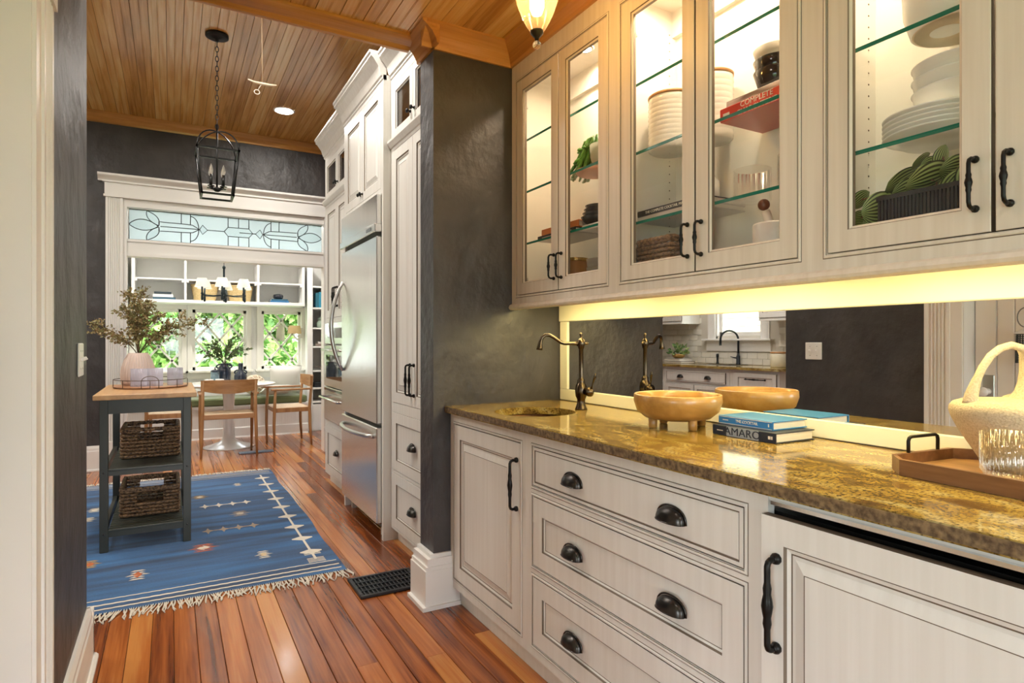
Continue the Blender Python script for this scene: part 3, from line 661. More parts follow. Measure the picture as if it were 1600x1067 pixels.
# bridge faucet
FX, FY = 1.56, 2.175; t = thing('faucet', 'antique bronze bar faucet with a hooked spout beside the round sink', 'faucet', (FX, FY, ZC))
ob('faucet_body', MB().lathe([(.027, 0), (.027, .004), (.023, .012), (.017, .03), (.018, .045), (.025, .06), (.027, .085), (.024, .105), (.018, .115), (.016, .122), (.017, .128), (.0115, .134), (.010, .14), (.010, .262), (.013, .268), (.016, .28), (.0175, .290), (.015, .302), (.009, .308), (.005, .312), (.0045, .318), (.008, .326), (.006, .334), (.001, .336)], (FX, FY, ZC), 24), BRONZE, t)
sd = Vector((-.92, .38, 0)).normalized(); q = Vector((FX, FY, ZC + .288))
sp = [q + sd * .008, q + sd * .03, q + sd * .075, q + sd * .088 + Vector((0, 0, .004)), q + sd * .12 + Vector((0, 0, .026)), q + sd * .14 + Vector((0, 0, .036)), q + sd * .158 + Vector((0, 0, .036)), q + sd * .173 + Vector((0, 0, .024)), q + sd * .18 + Vector((0, 0, .004)), q + sd * .183 + Vector((0, 0, -.018)), q + sd * .184 + Vector((0, 0, -.028))]
ob('spout', MB().tube(sp, [.011, .0085, .0075, .0078, .0078, .0078, .0078, .0078, .009, .013, .0145], 12).lathe([(.0125, 0), (.0125, .007), (.009, .009), (.0125, .012), (.0125, .016)], tuple(q + sd * .016), 14, ax='x'), BRONZE, t)
ob('finial', MB().tube([q - sd * .01, q - sd * .02, q - sd * .026, q - sd * .034], [.007, .005, .008, .002], 10), BRONZE, t)
vd = Vector((.25, -.97, 0)).normalized(); q = Vector((FX, FY, ZC + .08))
ob('valve', MB().tube([q + vd * .012, q + vd * .04, q + vd * .042, q + vd * .055, q + vd * .058, q + vd * .066], [.016, .016, .021, .021, .012, .008], 14), BRONZE, t)
l = q + vd * .055
ob('lever', MB().tube([l, l + Vector((.004, -.004, .03)), l + Vector((.008, -.010, .055)), l + Vector((.010, -.014, .064)), l + Vector((.011, -.016, .072)), l + Vector((.012, -.018, .08))], [.005, .003, .005, .007, .0045, .0025], 10), BRONZE, t)
# tray
TRAYW = wood('acacia_tray', [(.08, .03, .012), (.19, .085, .032), (.32, .165, .07)], .38, 1, 16., 2., rnd=False)
t = thing('serving_tray', 'dark wood serving tray with black bar handles and cut corners', 'tray', (1.545, .53, ZC))
M = Matrix.Translation((1.545, .53, ZC)) @ Matrix.Rotation(math.radians(-5), 4, 'Z')
hx, hy, ch = .155, .27, .05
def octo(e): return [(-hx + e, -hy + ch), (-hx + ch, -hy + e), (hx - ch, -hy + e), (hx - e, -hy + ch), (hx - e, hy - ch), (hx - ch, hy - e), (-hx + ch, hy - e), (-hx + e, hy - ch)]
b = MB(); b.M = M; A, B_ = octo(0), octo(.012); vs = [(*p, 0) for p in A] + [(*p, .035) for p in A] + [(*p, .035) for p in B_] + [(*p, .010) for p in B_]
fs = []
for k in range(3):
    for i in range(8): j = (i + 1) % 8; fs.append((k * 8 + i, k * 8 + j, k * 8 + 8 + j, k * 8 + 8 + i))
b.add(vs, fs + [tuple(range(8))]); ob('rim', b, TRAYW, t)
b = MB(); b.M = M; b.add([(*p, .010) for p in B_], [tuple(range(8))]); ob('tray_bed', b, wood('acacia_bed', [(.30, .14, .05), (.50, .27, .10), (.60, .36, .16)], .4, 1, 16., 2., rnd=False), t)
for s_ in (1, -1):
    b = MB(); b.M = M; y = s_ * (hy - .006)
    b.tube([(-.055, y, .03), (-.055, y, .062), (-.052, y, .069), (-.045, y, .072), (.045, y, .072), (.052, y, .069), (.055, y, .062), (.055, y, .03)], .0042, 8); ob('handle', b, IRON, t)
# pitcher with a loop handle
CLAY = P('speckled_clay', (.54, .44, .30), .8, c2=(.40, .31, .20), sc=(240, 240, 240), det=2, bs=.7, bd=.003, lo=.4, hi=.75)
PCX, PCY, ZT = 1.620, .642, ZC + .0105
t = thing('pitcher', 'speckled sand coloured clay pitcher with a large loop handle', 'pitcher', (PCX, PCY, ZT))
ob('pitcher_body', MB().lathe([(.001, .002), (.042, 0), (.052, .018), (.072, .052), (.094, .088), (.107, .116), (.111, .130), (.110, .140), (.103, .149), (.088, .155), (.06, .158), (.001, .160)], (PCX, PCY, ZT), 48, cap=False), CLAY, t)
hd = Vector((-math.cos(YAW), math.sin(YAW), 0)); q = Vector((PCX, PCY, ZT)); nk = q - hd * .056
ob('neck', MB().lathe([(.052, .150), (.045, .160), (.036, .175), (.030, .195), (.027, .22), (.027, .255), (.031, .268), (.028, .270), (.022, .25), (.02, .2)], tuple(nk), 36, cap=False), CLAY, t)
hp = [(.086, .148), (.084, .168), (.074, .198), (.060, .228), (.042, .254), (.020, .271), (-.004, .278), (-.026, .272), (-.046, .256)]
hpts = []
for i in range(len(hp) - 1):
    for k in range(3): f = k / 3; hpts.append(q + hd * (hp[i][0] * (1 - f) + hp[i + 1][0] * f) + Vector((0, 0, hp[i][1] * (1 - f) + hp[i + 1][1] * f)))
ob('handle', MB().tube(hpts, [.0165 - .0085 * min(1, i / 7) for i in range(len(hpts))], 12), CLAY, t)
def ribbed(name, label, c, r, h, mat, n=30, group=None, foot=True, cat='glass', wav=.03):
    k = n * 4
    def rf(tt, z): return 1 + wav * abs(math.sin(n * tt / 2))
    pr = [(.001, .004), (r * .86, .002), (r * .86, .004), (r * .88, h * .2), (r * .97, h * .26), (r, h * .3), (r, h), (r - .0022, h), (r - .003, h * .3), (r * .84, h * .22), (r * .82, .01), (.001, .009)] if foot else [(.001, .001), (r, 0), (r, h), (r - .0022, h), (r - .003, .01), (.001, .009)]
    return tag(ob(name, MB().lathe(pr, (c[0], c[1], c[2]), k, rf=rf, cap=False), mat, None, c), label, cat, group)
ribbed('tumbler', 'clear ribbed glass tumbler on the wooden tray beside the pitcher', (1.462, .580, ZT), .046, .104, TUMBLER, 30, wav=.05)
# pendant
AX, AY = 1.07, 1.745; AMB = thin_glass('amber_glass', (.95, .64, .26), 1.6, .06, dens=.08); BRASSD = P('dark_brass', (.05, .038, .02), .4, .9)
t = thing('pendant_light', 'amber ribbed glass pendant hung on chains over the counter edge', 'pendant light', (AX, AY, 2.19))
ob('glass_bowl', MB().lathe([(.022, 2.25), (.036, 2.272), (.052, 2.305), (.066, 2.345), (.075, 2.39), (.079, 2.43), (.078, 2.46), (.084, 2.475), (.088, 2.48)], (AX, AY, 0), 96, rf=lambda a, z: 1 + .028 * math.cos(16 * a), cap=False), AMB, t)
ob('finial', MB().lathe([(.006, 2.218), (.008, 2.228), (.014, 2.234), (.022, 2.243), (.0225, 2.252), (.012, 2.254)], (AX, AY, 0), 20), BRASSD, t)
ob('crystal_ball', MB().sphere((AX, AY, 2.205), .0145, 20), P('crystal', (.98, .95, .88), .03, trans=.9), t)
ob('bulb', MB().lathe([(.001, 2.30), (.016, 2.308), (.024, 2.33), (.024, 2.37), (.015, 2.40), (.012, 2.43)], (AX, AY, 0), 16), emis('pendant_bulb', (1., .80, .52), 100.), t)
ob('canopy', MB().lathe([(.075, PC), (.07, 2.625), (.04, 2.61), (.012, 2.60)], (AX, AY, 0), 24), BRASSD, t); ob('stem', MB().tube([(AX, AY, 2.60), (AX, AY, 2.43)], .006, 8), BRASSD, t)
GILT = P('gilt_chain', (.62, .42, .16), .3, .9)
for i in range(3):
    a = .75 + i * 2 * PI / 3; p0 = Vector((AX + .084 * math.cos(a), AY + .084 * math.sin(a), 2.462)); p1 = Vector((AX + .012 * math.cos(a), AY + .012 * math.sin(a), 2.60)); b = MB()
    n = 9
    for k in range(n):
        f = (k + .5) / n; c_ = p0.lerp(p1, f); dv = (p1 - p0).normalized(); s_ = dv.cross(Vector((0, 0, 1))).normalized(); s_ = s_ if k % 2 else dv.cross(s_)
        b.tube([c_ + dv * .011 * math.cos(w_) + s_ * .0055 * math.sin(w_) for w_ in [2 * PI * z_ / 10 for z_ in range(10)]], .0016, 5, closed=True)
    ob('chain', b, GILT, t)
    # drooping swag with leaf drop under the rim
    e0 = Vector((AX + .092 * math.cos(a), AY + .092 * math.sin(a), 2.46)); b = MB()
    for k in range(5): c_ = e0 + Vector((.004 * math.cos(a) * k, .004 * math.sin(a) * k, -.016 * k)); b.tube([c_ + Vector((.004 * math.cos(w_) * (1 if k % 2 else .2), .004 * math.cos(w_) * (.2 if k % 2 else 1), .009 * math.sin(w_))) for w_ in [2 * PI * z_ / 10 for z_ in range(10)]], .0018, 5, closed=True)
    ob('chain_drop', b, GILT, t)
# ================================================================ INSIDE THE GLASS CABINETS
ZF = 1.4255
CER = P('white_ceramic', (.84, .82, .77), .25, coat=.3); DARKCER = P('charcoal_ceramic', (.03, .03, .034), .25)
bk = hbook('book', 'black hardback on the glass shelf beneath the orange book', 1.525, 1.70, 2.17, 2.48, 1.6853, .024, P('black_cloth', (.02, .018, .016), .5))
ob('spine_mark', MB().box(1.5243, 1.5252, 2.20, 2.44, 1.694, 1.700), P('worn_gilt', (.45, .40, .34), .5), bk)
hbook('book', 'orange hardback on the glass shelf on top of the black book', 1.535, 1.70, 2.16, 2.46, 1.7096, .030, P('orange_cover', (.62, .20, .05), .5))
hbook('book', 'white paperback under the dark bowls on the glass shelf', 1.54, 1.71, 1.86, 2.14, 1.6853, .022, P('white_cover', (.74, .70, .64), .5))
for k in range(4):
    r0 = .078 - .006 * k; z = 1.708 + k * .0165
    tag(ob('bowl', MB().lathe([(.001, .001), (r0 * .5, 0), (r0 * .8, .014), (r0, .034), (r0 - .003, .035), (r0 * .76, .017), (.001, .006)], (1.60, 2.10, z), 32, cap=False), DARKCER, None, (1.60, 2.10, z)),
        ('charcoal bowl at the bottom of the dark stack', 'charcoal bowl second from the bottom of the dark stack', 'charcoal bowl third from the bottom of the dark stack', 'small charcoal bowl on top of the dark stack')[k], 'bowl', 'dark bowls on the glass shelf')
# trailing plant
t = thing('trailing_plant', 'green trailing succulent spilling from a pot on a glass shelf', 'plant', (1.60, 2.09, 1.9335)); z = 1.9335
ob('saucer', MB().lathe([(.001, 0), (.085, 0), (.09, .012), (.086, .012), (.08, .004), (.001, .004)], (1.60, 2.12, z), 28, cap=False), P('terracotta', (.58, .26, .15), .7), t)
ob('pot', MB().lathe([(.001, .004), (.038, .004), (.055, .06), (.058, .11), (.054, .11), (.05, .095), (.001, .095)], (1.60, 2.07, z), 28, cap=False), P('sage_pot', (.34, .38, .30), .6), t)
GREENS = P('succulent_green', (.025, .13, .012), .45, c2=(.10, .30, .035), sc=(60, 60, 60)); r = random.Random(3); b = MB()
for i in range(80):
    a = r.uniform(0, 6.28); reach = r.uniform(.06, .20); dy = math.sin(a); dx = math.cos(a)
    if dx < -.6: reach *= .5
    drop = r.uniform(.03, .16) if reach > .08 else -.01
    pts = []
    for k in range(9):
        f = k / 8; pts.append((1.60 + dx * reach * .6 * f, 2.09 + .02 + dy * reach * f + .06 * f * (i % 3 == 0), z + .11 + .045 * math.sin(PI * min(1, f * 1.5)) - drop * max(0, f - .35) * 1.5))
    pts = [(p[0], p[1], max(z + .008, p[2])) for p in pts]
    b.tube(pts, [.0045 + .004 * (k % 2) for k in range(9)], 6)
ob('foliage', b, GREENS, t)
BR = P('brass', (.50, .33, .12), .25, .9)
t = thing('canister', 'wood and brass banded canister behind the glass door', 'canister', (1.60, 2.275, ZF))
ob('canister_body', MB().lathe([(.058, 0), (.058, .15), (.054, .15), (.054, .01)], (1.60, 2.275, ZF), 32), wood('teak', [(.22, .10, .03), (.36, .18, .07), (.44, .25, .1)], .35, 2, 24, 2, rnd=False), t)
ob('band', MB().lathe([(.0586, .145), (.0596, .147), (.0596, .158), (.0586, .16)], (1.60, 2.275, ZF), 32, cap=False), BR, t)
MILK = thin_glass('milky_glass', (.86, .86, .84), 1.5, .1, dens=.4)
for k in range(3):
    z = ZF + k * .036
    tag(ob('glass_bowl', MB().lathe([(.001, .001), (.045, 0), (.062, .03), (.066, .06), (.063, .06), (.058, .03), (.001, .006)], (1.585, 2.06, z), 32, cap=False), MILK, None, (1.585, 2.06, z)),
        ('frosted glass bowl at the bottom of its stack', 'frosted glass bowl in the middle of its stack', 'frosted glass bowl on top of its stack')[k], 'bowl', 'frosted glass bowls')
# canisters with wooden lids
def canister(label, c, r0, h):
    t = thing('canister', label, 'canister', c, 'white ribbed canisters')
    pr = [(.001, .002), (r0 * .9, 0), (r0, .006)]
    for k in range(10): z = .012 + (h - .03) * k / 10; pr += [(r0, z), (r0 + .0018, z + .004), (r0, z + (h - .03) / 10 - .003)]
    pr += [(r0, h - .012)]
    ob('canister_body', MB().lathe(pr, c, 40), CER, t)
    ob('lid', MB().lathe([(r0 - .004, h - .012), (r0 + .002, h - .012), (r0 + .003, h - .004), (r0 - .002, h), (.001, h)], c, 40), OAKX, t)
    return t
canister('wide white ribbed canister with a wooden lid', (1.605, 1.672, 1.9055), .082, .205)
canister('tall white ribbed canister with a wooden lid beside the red book', (1.650, 1.515, 1.9055), .066, .235)
bk = hbook('book', 'red cookbook with white lettering on a glass shelf', 1.525, 1.725, 1.055, 1.372, 1.9055, .042, RED)
lettering('COMPLETE', .024, CREAMINK, bk, spine_mat(1.525, 1.235, 1.9375)); lettering('CHARCUTERIE', .022, CREAMINK, bk, spine_mat(1.525, 1.235, 1.9155))
ob('spine_mark', MB().box(1.5245, 1.525, 1.335, 1.36, 1.915, 1.930), CREAMINK, bk)
hbook('book', 'thin patterned hardback lying on the red cookbook', 1.54, 1.725, 1.055, 1.36, 1.9477, .024, P('collage_cover', (.20, .16, .12), .5, c2=(.72, .68, .62), sc=(9, 9, 60), det=1))
for k in range(3):
    z = 1.9722 + k * .034; r0 = .066
    tag(ob('bowl', MB().lathe([(.001, .001), (.03, 0), (.052, .018), (r0, .062), (r0 - .003, .064), (.05, .022), (.001, .006)], (1.615, 1.235, z), 36, cap=False), (P('black_gloss', (.012, .011, .011), .12), P('black_gloss', (.012, .011, .011), .12), P('sand_glaze', (.42, .38, .31), .45))[k], None, (1.615, 1.235, z)),
        ('glossy black bowl lowest in the stack on the books', 'glossy black bowl in the middle of the stack on the books', 'sand coloured bowl on top of the black bowls')[k], 'bowl')
bk = hbook('book', 'grey hardback lying under the black cocktail manual', 1.515, 1.70, 1.42, 1.755, 1.6503, .020, P('grey_cover', (.50, .45, .40), .5))
bk = hbook('book', 'black cocktail manual with white lettering on a glass shelf', 1.515, 1.70, 1.43, 1.755, 1.6705, .022, P('black_cloth2', (.025, .024, .024), .4)); lettering('THE COMPLETE COCKTAIL MANUAL', .0135, CREAMINK, bk, spine_mat(1.515, 1.60, 1.6815))
tag(ob('jar', MB().lathe([(.001, 0), (.04, 0), (.055, .02), (.056, .08), (.04, .10), (.036, .115), (.032, .115), (.03, .1)], (1.65, 1.56, 1.693), 28, cap=False), CER, None, (1.65, 1.56, 1.693)), 'plain white ceramic jar standing on the cocktail manual', 'jar')
CUT = thin_glass('cut_glass', (.99, .99, .985), 1.35, .05, dens=.06)
def cutglass(label, c, r0, h):
    k = 72; pr = [(.001, .004), (r0 * .92, .002)] + [(r0 * (1 + .012 * (i % 2)), .004 + (h - .006) * i / 22) for i in range(23)] + [(r0 - .002, h), (r0 - .003, .012), (.001, .01)]
    tag(ob('tumbler', MB().lathe(pr, c, k, rf=lambda a, z: 1 + .018 * math.cos(24 * a), cap=False), CUT, None, c), label, 'glass', 'cut glass tumblers')
cutglass('cut glass tumbler above the mortar', (1.605, 1.315, 1.6505), .056, .105); cutglass('cut glass tumbler pushed back behind its fellow on the shelf', (1.665, 1.185, 1.6505), .05, .12)
cutglass('slender cut glass tumbler beside the cabinet side', (1.56, 1.135, 1.6505), .043, .10)
MARB = P('pale_marble', (.78, .72, .66), .3, c2=(.62, .55, .5), sc=(12, 12, 12), det=6)
c_ = (1.545, 1.185, ZF); tag(ob('mortar', MB().lathe([(.001, .002), (.046, 0), (.056, .02), (.061, .07), (.062, .125), (.060, .13), (.05, .128), (.046, .07), (.001, .03)], c_, 36, cap=False), MARB, None, c_), 'pale marble mortar on the cabinet floor', 'mortar')
t = thing('pestle', 'marble pestle with a wooden knob leaning in the mortar', 'pestle', (1.55, 1.19, ZF + .034)); a_, b_ = Vector((1.55, 1.178, ZF + .052)), Vector((1.55, 1.228, ZF + .195))
ob('pestle_shaft', MB().tube([a_, a_.lerp(b_, .3), a_.lerp(b_, .85)], [.017, .016, .012], 16), MARB, t); ob('knob', MB().sphere(b_, .0175, 16), P('walnut_knob', (.16, .05, .025), .35), t)
def wicker(name, label, x0, x1, y0, y1, z, h, mat, cat='basket', rows=7, slot=None, taper=.0, fat=.5, group=None, rim=1.25, seg=.018):
    """woven basket: rows of weavers passing in and out around upright stakes; slot=(side list) leaves hand holes"""
    t = thing(name, label, cat, ((x0 + x1) / 2, (y0 + y1) / 2, z), group); b = MB(); rh = h / rows
    def per(e):
        P0 = []
        for (a, c) in (((x0 - e, y0 - e), (x1 + e, y0 - e)), ((x1 + e, y0 - e), (x1 + e, y1 + e)), ((x1 + e, y1 + e), (x0 - e, y1 + e)), ((x0 - e, y1 + e), (x0 - e, y0 - e))):
            n = max(4, int(math.dist(a, c) / seg))
            for i in range(n): f = i / n; P0.append((a[0] + (c[0] - a[0]) * f, a[1] + (c[1] - a[1]) * f))
        return P0
    for k in range(rows):
        e = taper * (k / rows); pp = per(e); n = len(pp); pts = []; cx, cy = (x0 + x1) / 2, (y0 + y1) / 2
        zz = z + rh * (k + .5); run = []
        for i, (px_, py_) in enumerate(pp):
            o_ = .0035 * (1 if (i + k) % 2 else -1); d_ = Vector((px_ - cx, py_ - cy)); 
            nx = (abs(d_.x) / (x1 - x0) > abs(d_.y) / (y1 - y0)); v_ = Vector((math.copysign(1, d_.x), 0)) if nx else Vector((0, math.copysign(1, d_.y)))
            p_ = (px_ + v_.x * o_, py_ + v_.y * o_, zz + .0012 * math.sin(i * 2.1 + k))
            hole = slot and (rows - 1 - slot[1] <= k < rows - slot[2]) and (not nx) and abs(px_ - cx) < slot[0]
            if hole:
                if len(run) > 1: b.tube(run, rh * fat, 5)
                run = []
            else: run.append(p_)
        if len(run) == n: b.tube(run, rh * fat, 5, closed=True)
        elif len(run) > 1: b.tube(run + [run[0]] if False else run, rh * fat, 5)
    ob('weave', b, mat, t)
    b = MB(); pp = per(taper); b.tube([(p[0], p[1], z + h + (.002 if i % 2 else 0)) for i, p in enumerate(pp)], rh * fat * rim, 6, closed=True); ob('rim', b, mat, t)
    ob('basket_base', MB().box(x0, x1, y0, y1, z, z + .006), mat, t); return t
WICK = P('brown_wicker', (.10, .05, .022), .6, c2=(.30, .17, .075), sc=(90, 90, 130), det=2)
wicker('basket', 'small brown woven basket on the floor of the glass cabinet', 1.52, 1.68, 1.585, 1.755, ZF + .006, .145, WICK, rows=9, seg=.014)
# white dinnerware
c_ = (1.61, .735, 1.9415); t = thing('serving_bowl', 'large white round bowl with a paper label under its base', 'bowl', c_)
ob('bowl', MB().lathe([(.001, .003), (.094, .001), (.098, .003), (.112, .05), (.116, .13), (.117, .20), (.112, .20), (.108, .12), (.001, .02)], c_, 44, cap=False), CER, t)
ob('paper_label', MB().lathe([(.001, .0015), (.034, .0015)], (1.595, .755, 1.9405), 24, cap=False), P('label_paper', (.80, .80, .78), .6), t)
ob('base_ring', MB().lathe([(.09, .0005), (.094, .0009), (.001, .0012)], c_, 44, cap=False), P('raw_clay', (.66, .52, .34), .7), t)
for k in range(5):
    z = 1.6853 + k * .0115; c_ = (1.61, .775, z)
    tag(ob('dinner_plate', MB().lathe([(.001, .001), (.08, 0), (.085, .004), (.118, .018), (.1215, .021), (.119, .022), (.084, .008), (.001, .006)], c_, 48, cap=False), CER, None, c_),
        ('white dinner plate lowest in the plate stack', 'white dinner plate second from the bottom of the plate stack', 'white dinner plate halfway up the plate stack', 'white dinner plate second from the top of the plate stack', 'white dinner plate topmost directly under the soup bowls')[k], 'plate', 'stacked white dinner plates')
for k in range(3):
    z = 1.7535 + k * .031; c_ = (1.62, .735, z); r0 = .098
    tag(ob('soup_bowl', MB().lathe([(.001, .001), (.075, 0), (.09, .012), (r0, .046), (r0 + .003, .049), (r0 - .002, .05), (.085, .016), (.001, .006)], c_, 44, cap=False), CER, None, c_),
        ('white soup bowl at the bottom of the bowls on the plates', 'white soup bowl in the middle of the bowls on the plates', 'white soup bowl on top of the bowls on the plates')[k], 'bowl', 'white soup bowls')
# striped leaf plant in a corrugated planter
def mat_striped():
    m, nt, b_ = nodes('striped_leaf'); b_.inputs['Roughness'].default_value = .35
    v = coords(nt, (1, 1, 1)); sx = nt.nodes.new('ShaderNodeSeparateXYZ'); nt.links.new(v, sx.inputs[0])
    q = ND(nt, 'ShaderNodeMath', _operation='MULTIPLY'); nt.links.new(sx.outputs[0], q.inputs[0]); nt.links.new(sx.outputs[0], q.inputs[1])
    q2 = ND(nt, 'ShaderNodeMath', _operation='MULTIPLY_ADD'); nt.links.new(q.outputs[0], q2.inputs[0]); q2.inputs[1].default_value = -.92; q2.inputs[2].default_value = 1.05
    dv = ND(nt, 'ShaderNodeMath', _operation='DIVIDE'); nt.links.new(sx.outputs[1], dv.inputs[0]); nt.links.new(q2.outputs[0], dv.inputs[1])
    ml = ND(nt, 'ShaderNodeMath', _operation='MULTIPLY'); nt.links.new(dv.outputs[0], ml.inputs[0]); ml.inputs[1].default_value = 17.
    sn = ND(nt, 'ShaderNodeMath', _operation='SINE'); nt.links.new(ml.outputs[0], sn.inputs[0]); ab = ND(nt, 'ShaderNodeMath', _operation='ABSOLUTE'); nt.links.new(sn.outputs[0], ab.inputs[0])
    nt.links.new(ramp(nt, ab.outputs[0], [(.30, (.025, .022, .010)), (.55, (.06, .09, .018)), (.9, (.34, .41, .15))]), b_.inputs['Base Color']); return m
STRIPE = mat_striped()
def leafmesh(w=.72, n=10, cup=.25):
    b = MB(); vs = []; fs = []
    for i in range(n + 1):
        x_ = -1 + 2 * i / n; hw = w * max(.0, 1 - x_ * x_)**.62 * (1.12 - .12 * x_) + .004
        for j in range(-3, 4): f = j / 3; vs.append((x_, hw * f, -cup * f * f * hw - .14 * x_ * x_))
    for i in range(n):
        for j in range(6): a = i * 7 + j; fs.append((a, a + 1, a + 8, a + 7))
    b.add(vs, fs, 0, True); return b
lm = ob('leaf', leafmesh(), STRIPE, None, fix=False); lmesh = lm.data; bpy.data.objects.remove(lm)
t = thing('peperomia', 'plant with watermelon striped leaves in a dark ribbed planter', 'plant', (1.56, .72, ZF))
pl = MB(); ya, yb_ = .50, .868
for i in range(46): y = ya + (yb_ - ya) * i / 46; pl.box(1.506, 1.512, y, y + (yb_ - ya) / 46 * .62, ZF, ZF + .132)
pl.box(1.511, 1.62, ya, yb_, ZF, ZF + .118).box(1.504, 1.516, ya, yb_, ZF + .128, ZF + .138); ob('planter', pl, P('dark_planter', (.022, .024, .03), .4), t)
ob('soil', MB().box(1.516, 1.612, ya + .006, yb_ - .006, ZF + .118, ZF + .126), P('soil', (.03, .018, .01), .9), t)
r = random.Random(8); stems = MB()
# (pixel u, v of the leaf centre, distance plane X, half length in m, angle in view, tilt)
LV = [(1346, 312, 1.56, .026, 45, .35), (1345, 341, 1.56, .022, 5, .2), (1381, 326, 1.55, .047, 14, .15), (1366, 349, 1.55, .027, 20, .5), (1412, 284, 1.56, .040, 38, .95), (1441, 253, 1.57, .024, 48, .9), (1456, 258, 1.58, .023, 10, .3),
      (1473, 245, 1.56, .025, 82, .1), (1455, 281, 1.545, .050, 24, .75), (1489, 290, 1.54, .036, 62, .4), (1496, 262, 1.57, .034, 15, .6), (1421, 299, 1.57, .036, 18, .5), (1470, 268, 1.585, .036, 30, .5), (1520, 275, 1.56, .040, 100, .4), (1540, 290, 1.56, .036, 140, .4), (1398, 345, 1.555, .026, 70, .4)]
for (u, v, X, L, an, tl) in LV:
    p_ = onX(u, v, X); vw = -ray(u, v).normalized(); rt = Vector((math.cos(YAW), -math.sin(YAW), 0)); up = vw.cross(rt) if vw.cross(rt).z > 0 else -vw.cross(rt)
    a_ = math.radians(an); ex = rt * math.cos(a_) + up * math.sin(a_); ey = -rt * math.sin(a_) + up * math.cos(a_); ez = ex.cross(ey); tl *= .7; ey2 = ey * math.cos(tl) + ez * math.sin(tl); ez2 = ex.cross(ey2)
    lf = inst('leaf', lmesh, t, p_); L *= 1.12; lf.scale = (L, L, L); lf.rotation_euler = Matrix((ex, ey2, ez2)).transposed().to_euler()
    root = Vector((1.57, min(.855, max(.52, p_.y)), ZF + .122)); md = root.lerp(p_, .5) + Vector((.01, 0, .02)); stems.tube([root, md, p_], .0022, 5)
ob('stems', stems, P('reddish_stem', (.22, .10, .06), .5), t)
# ================================================================ KITCHEN
WOODIN = wood('cabinet_interior_wood', [(.26, .13, .05), (.40, .22, .09), (.48, .29, .13)], .4, 2, 20., 2., rnd=False)
def white_crown(x, z0, z1, d): return [(x + .02, z0), (x, z0), (x - .006, z0 + .008), (x - .006, z0 + .02), (x - .014, z0 + .026), (x - d * .35, z0 + (z1 - z0) * .45), (x - d * .72, z1 - .045), (x - d * .9, z1 - .034), (x - d * .9, z1 - .022), (x - d, z1 - .014), (x - d, z1), (x + .02, z1)]
def knob(p, out=(-1, 0, 0), r=.0125):
    p = Vector(p); o = Vector(out); return MB().tube([p, p + o * .004, p + o * .006, p + o * .016, p + o * .018, p + o * .026, p + o * .030], [r * .8, r * .75, r * .4, r * .45, r, r * .95, r * .4], 10)
def tall(label, y0, y1, x=1.17, kick=True):
    t = thing('tall_cabinet', label, 'cabinet', (1.46, (y0 + y1) / 2, 0), 'tall kitchen cabinets'); return t
XT = 1.17
t = tall('tall glazed white pantry cabinet with two drawers below long doors', 2.78, 3.605)
ob('cabinet_body', MB().box(1.192, 1.745, 2.782, 2.80, .09, 2.82).box(1.192, 1.745, 3.586, 3.604, .09, 2.82).box(1.72, 1.745, 2.80, 3.586, .09, 2.82).box(1.192, 1.72, 2.80, 3.586, .09, .11).box(1.192, 1.72, 2.80, 3.586, 2.38, 2.40).box(1.192, 1.72, 2.80, 3.586, 2.80, 2.82), WOODIN, t)
ob('face_frame', frame(XT, 1.192, [(3.572, 3.605, .08, 2.83), (2.78, 2.882, .08, 2.83)] + [(2.882, 3.572, a, b) for a, b in ((.08, .094), (.421, .439), (.787, .844), (2.36, 2.432), (2.757, 2.83))]), CAB, t)
ob('toe_kick', MB().box(1.212, 1.225, 2.782, 3.604, 0, .09), PAINT, t)
for (a, e, yh) in ((3.571, 3.228, 3.258), (3.226, 2.884, 3.196)):
    d = ob('door', panel(fx(XT + .019, a, .846), a - e, 1.512, 'raised', .062), CAB, t); ob('handle', bar_pull((XT - .001, yh, .995), .168, (-1, 0, 0), .0055), IRON, d)
    d = ob('glass_door', panel(fx(XT + .019, a, 2.434), a - e, .321, 'glass', .055), CAB, t); ob('glass_pane', MB().box(XT + .010, XT + .013, e + .05, a - .05, 2.485, 2.705), GLASS, d); ob('knob', knob((XT, yh, 2.50)), IRON, d)
for z0, z1 in ((.441, .785), (.096, .419)):
    d = ob('drawer', panel(fx(XT + .019, 3.571, z0), .687, z1 - z0, 'flat', .06), CAB, t); zz = (z0 + z1) / 2 - .01
    ob('cup_pull', cup_pull(lambda a, u, o, zz=zz: (XT - .001 - o, 3.225 - a, zz + u)), PEWTER, d)
ob('cornice', MB().prism([(1.172, 2.38), (1.162, 2.384), (1.152, 2.40), (1.146, 2.412), (1.146, 2.424), (1.172, 2.424)], 'y', 2.78, 3.608), PAINT, t)
ob('crown', MB().prism(white_crown(XT, 2.80, 2.96, .085), 'y', 2.80, 3.605), PAINT, t)
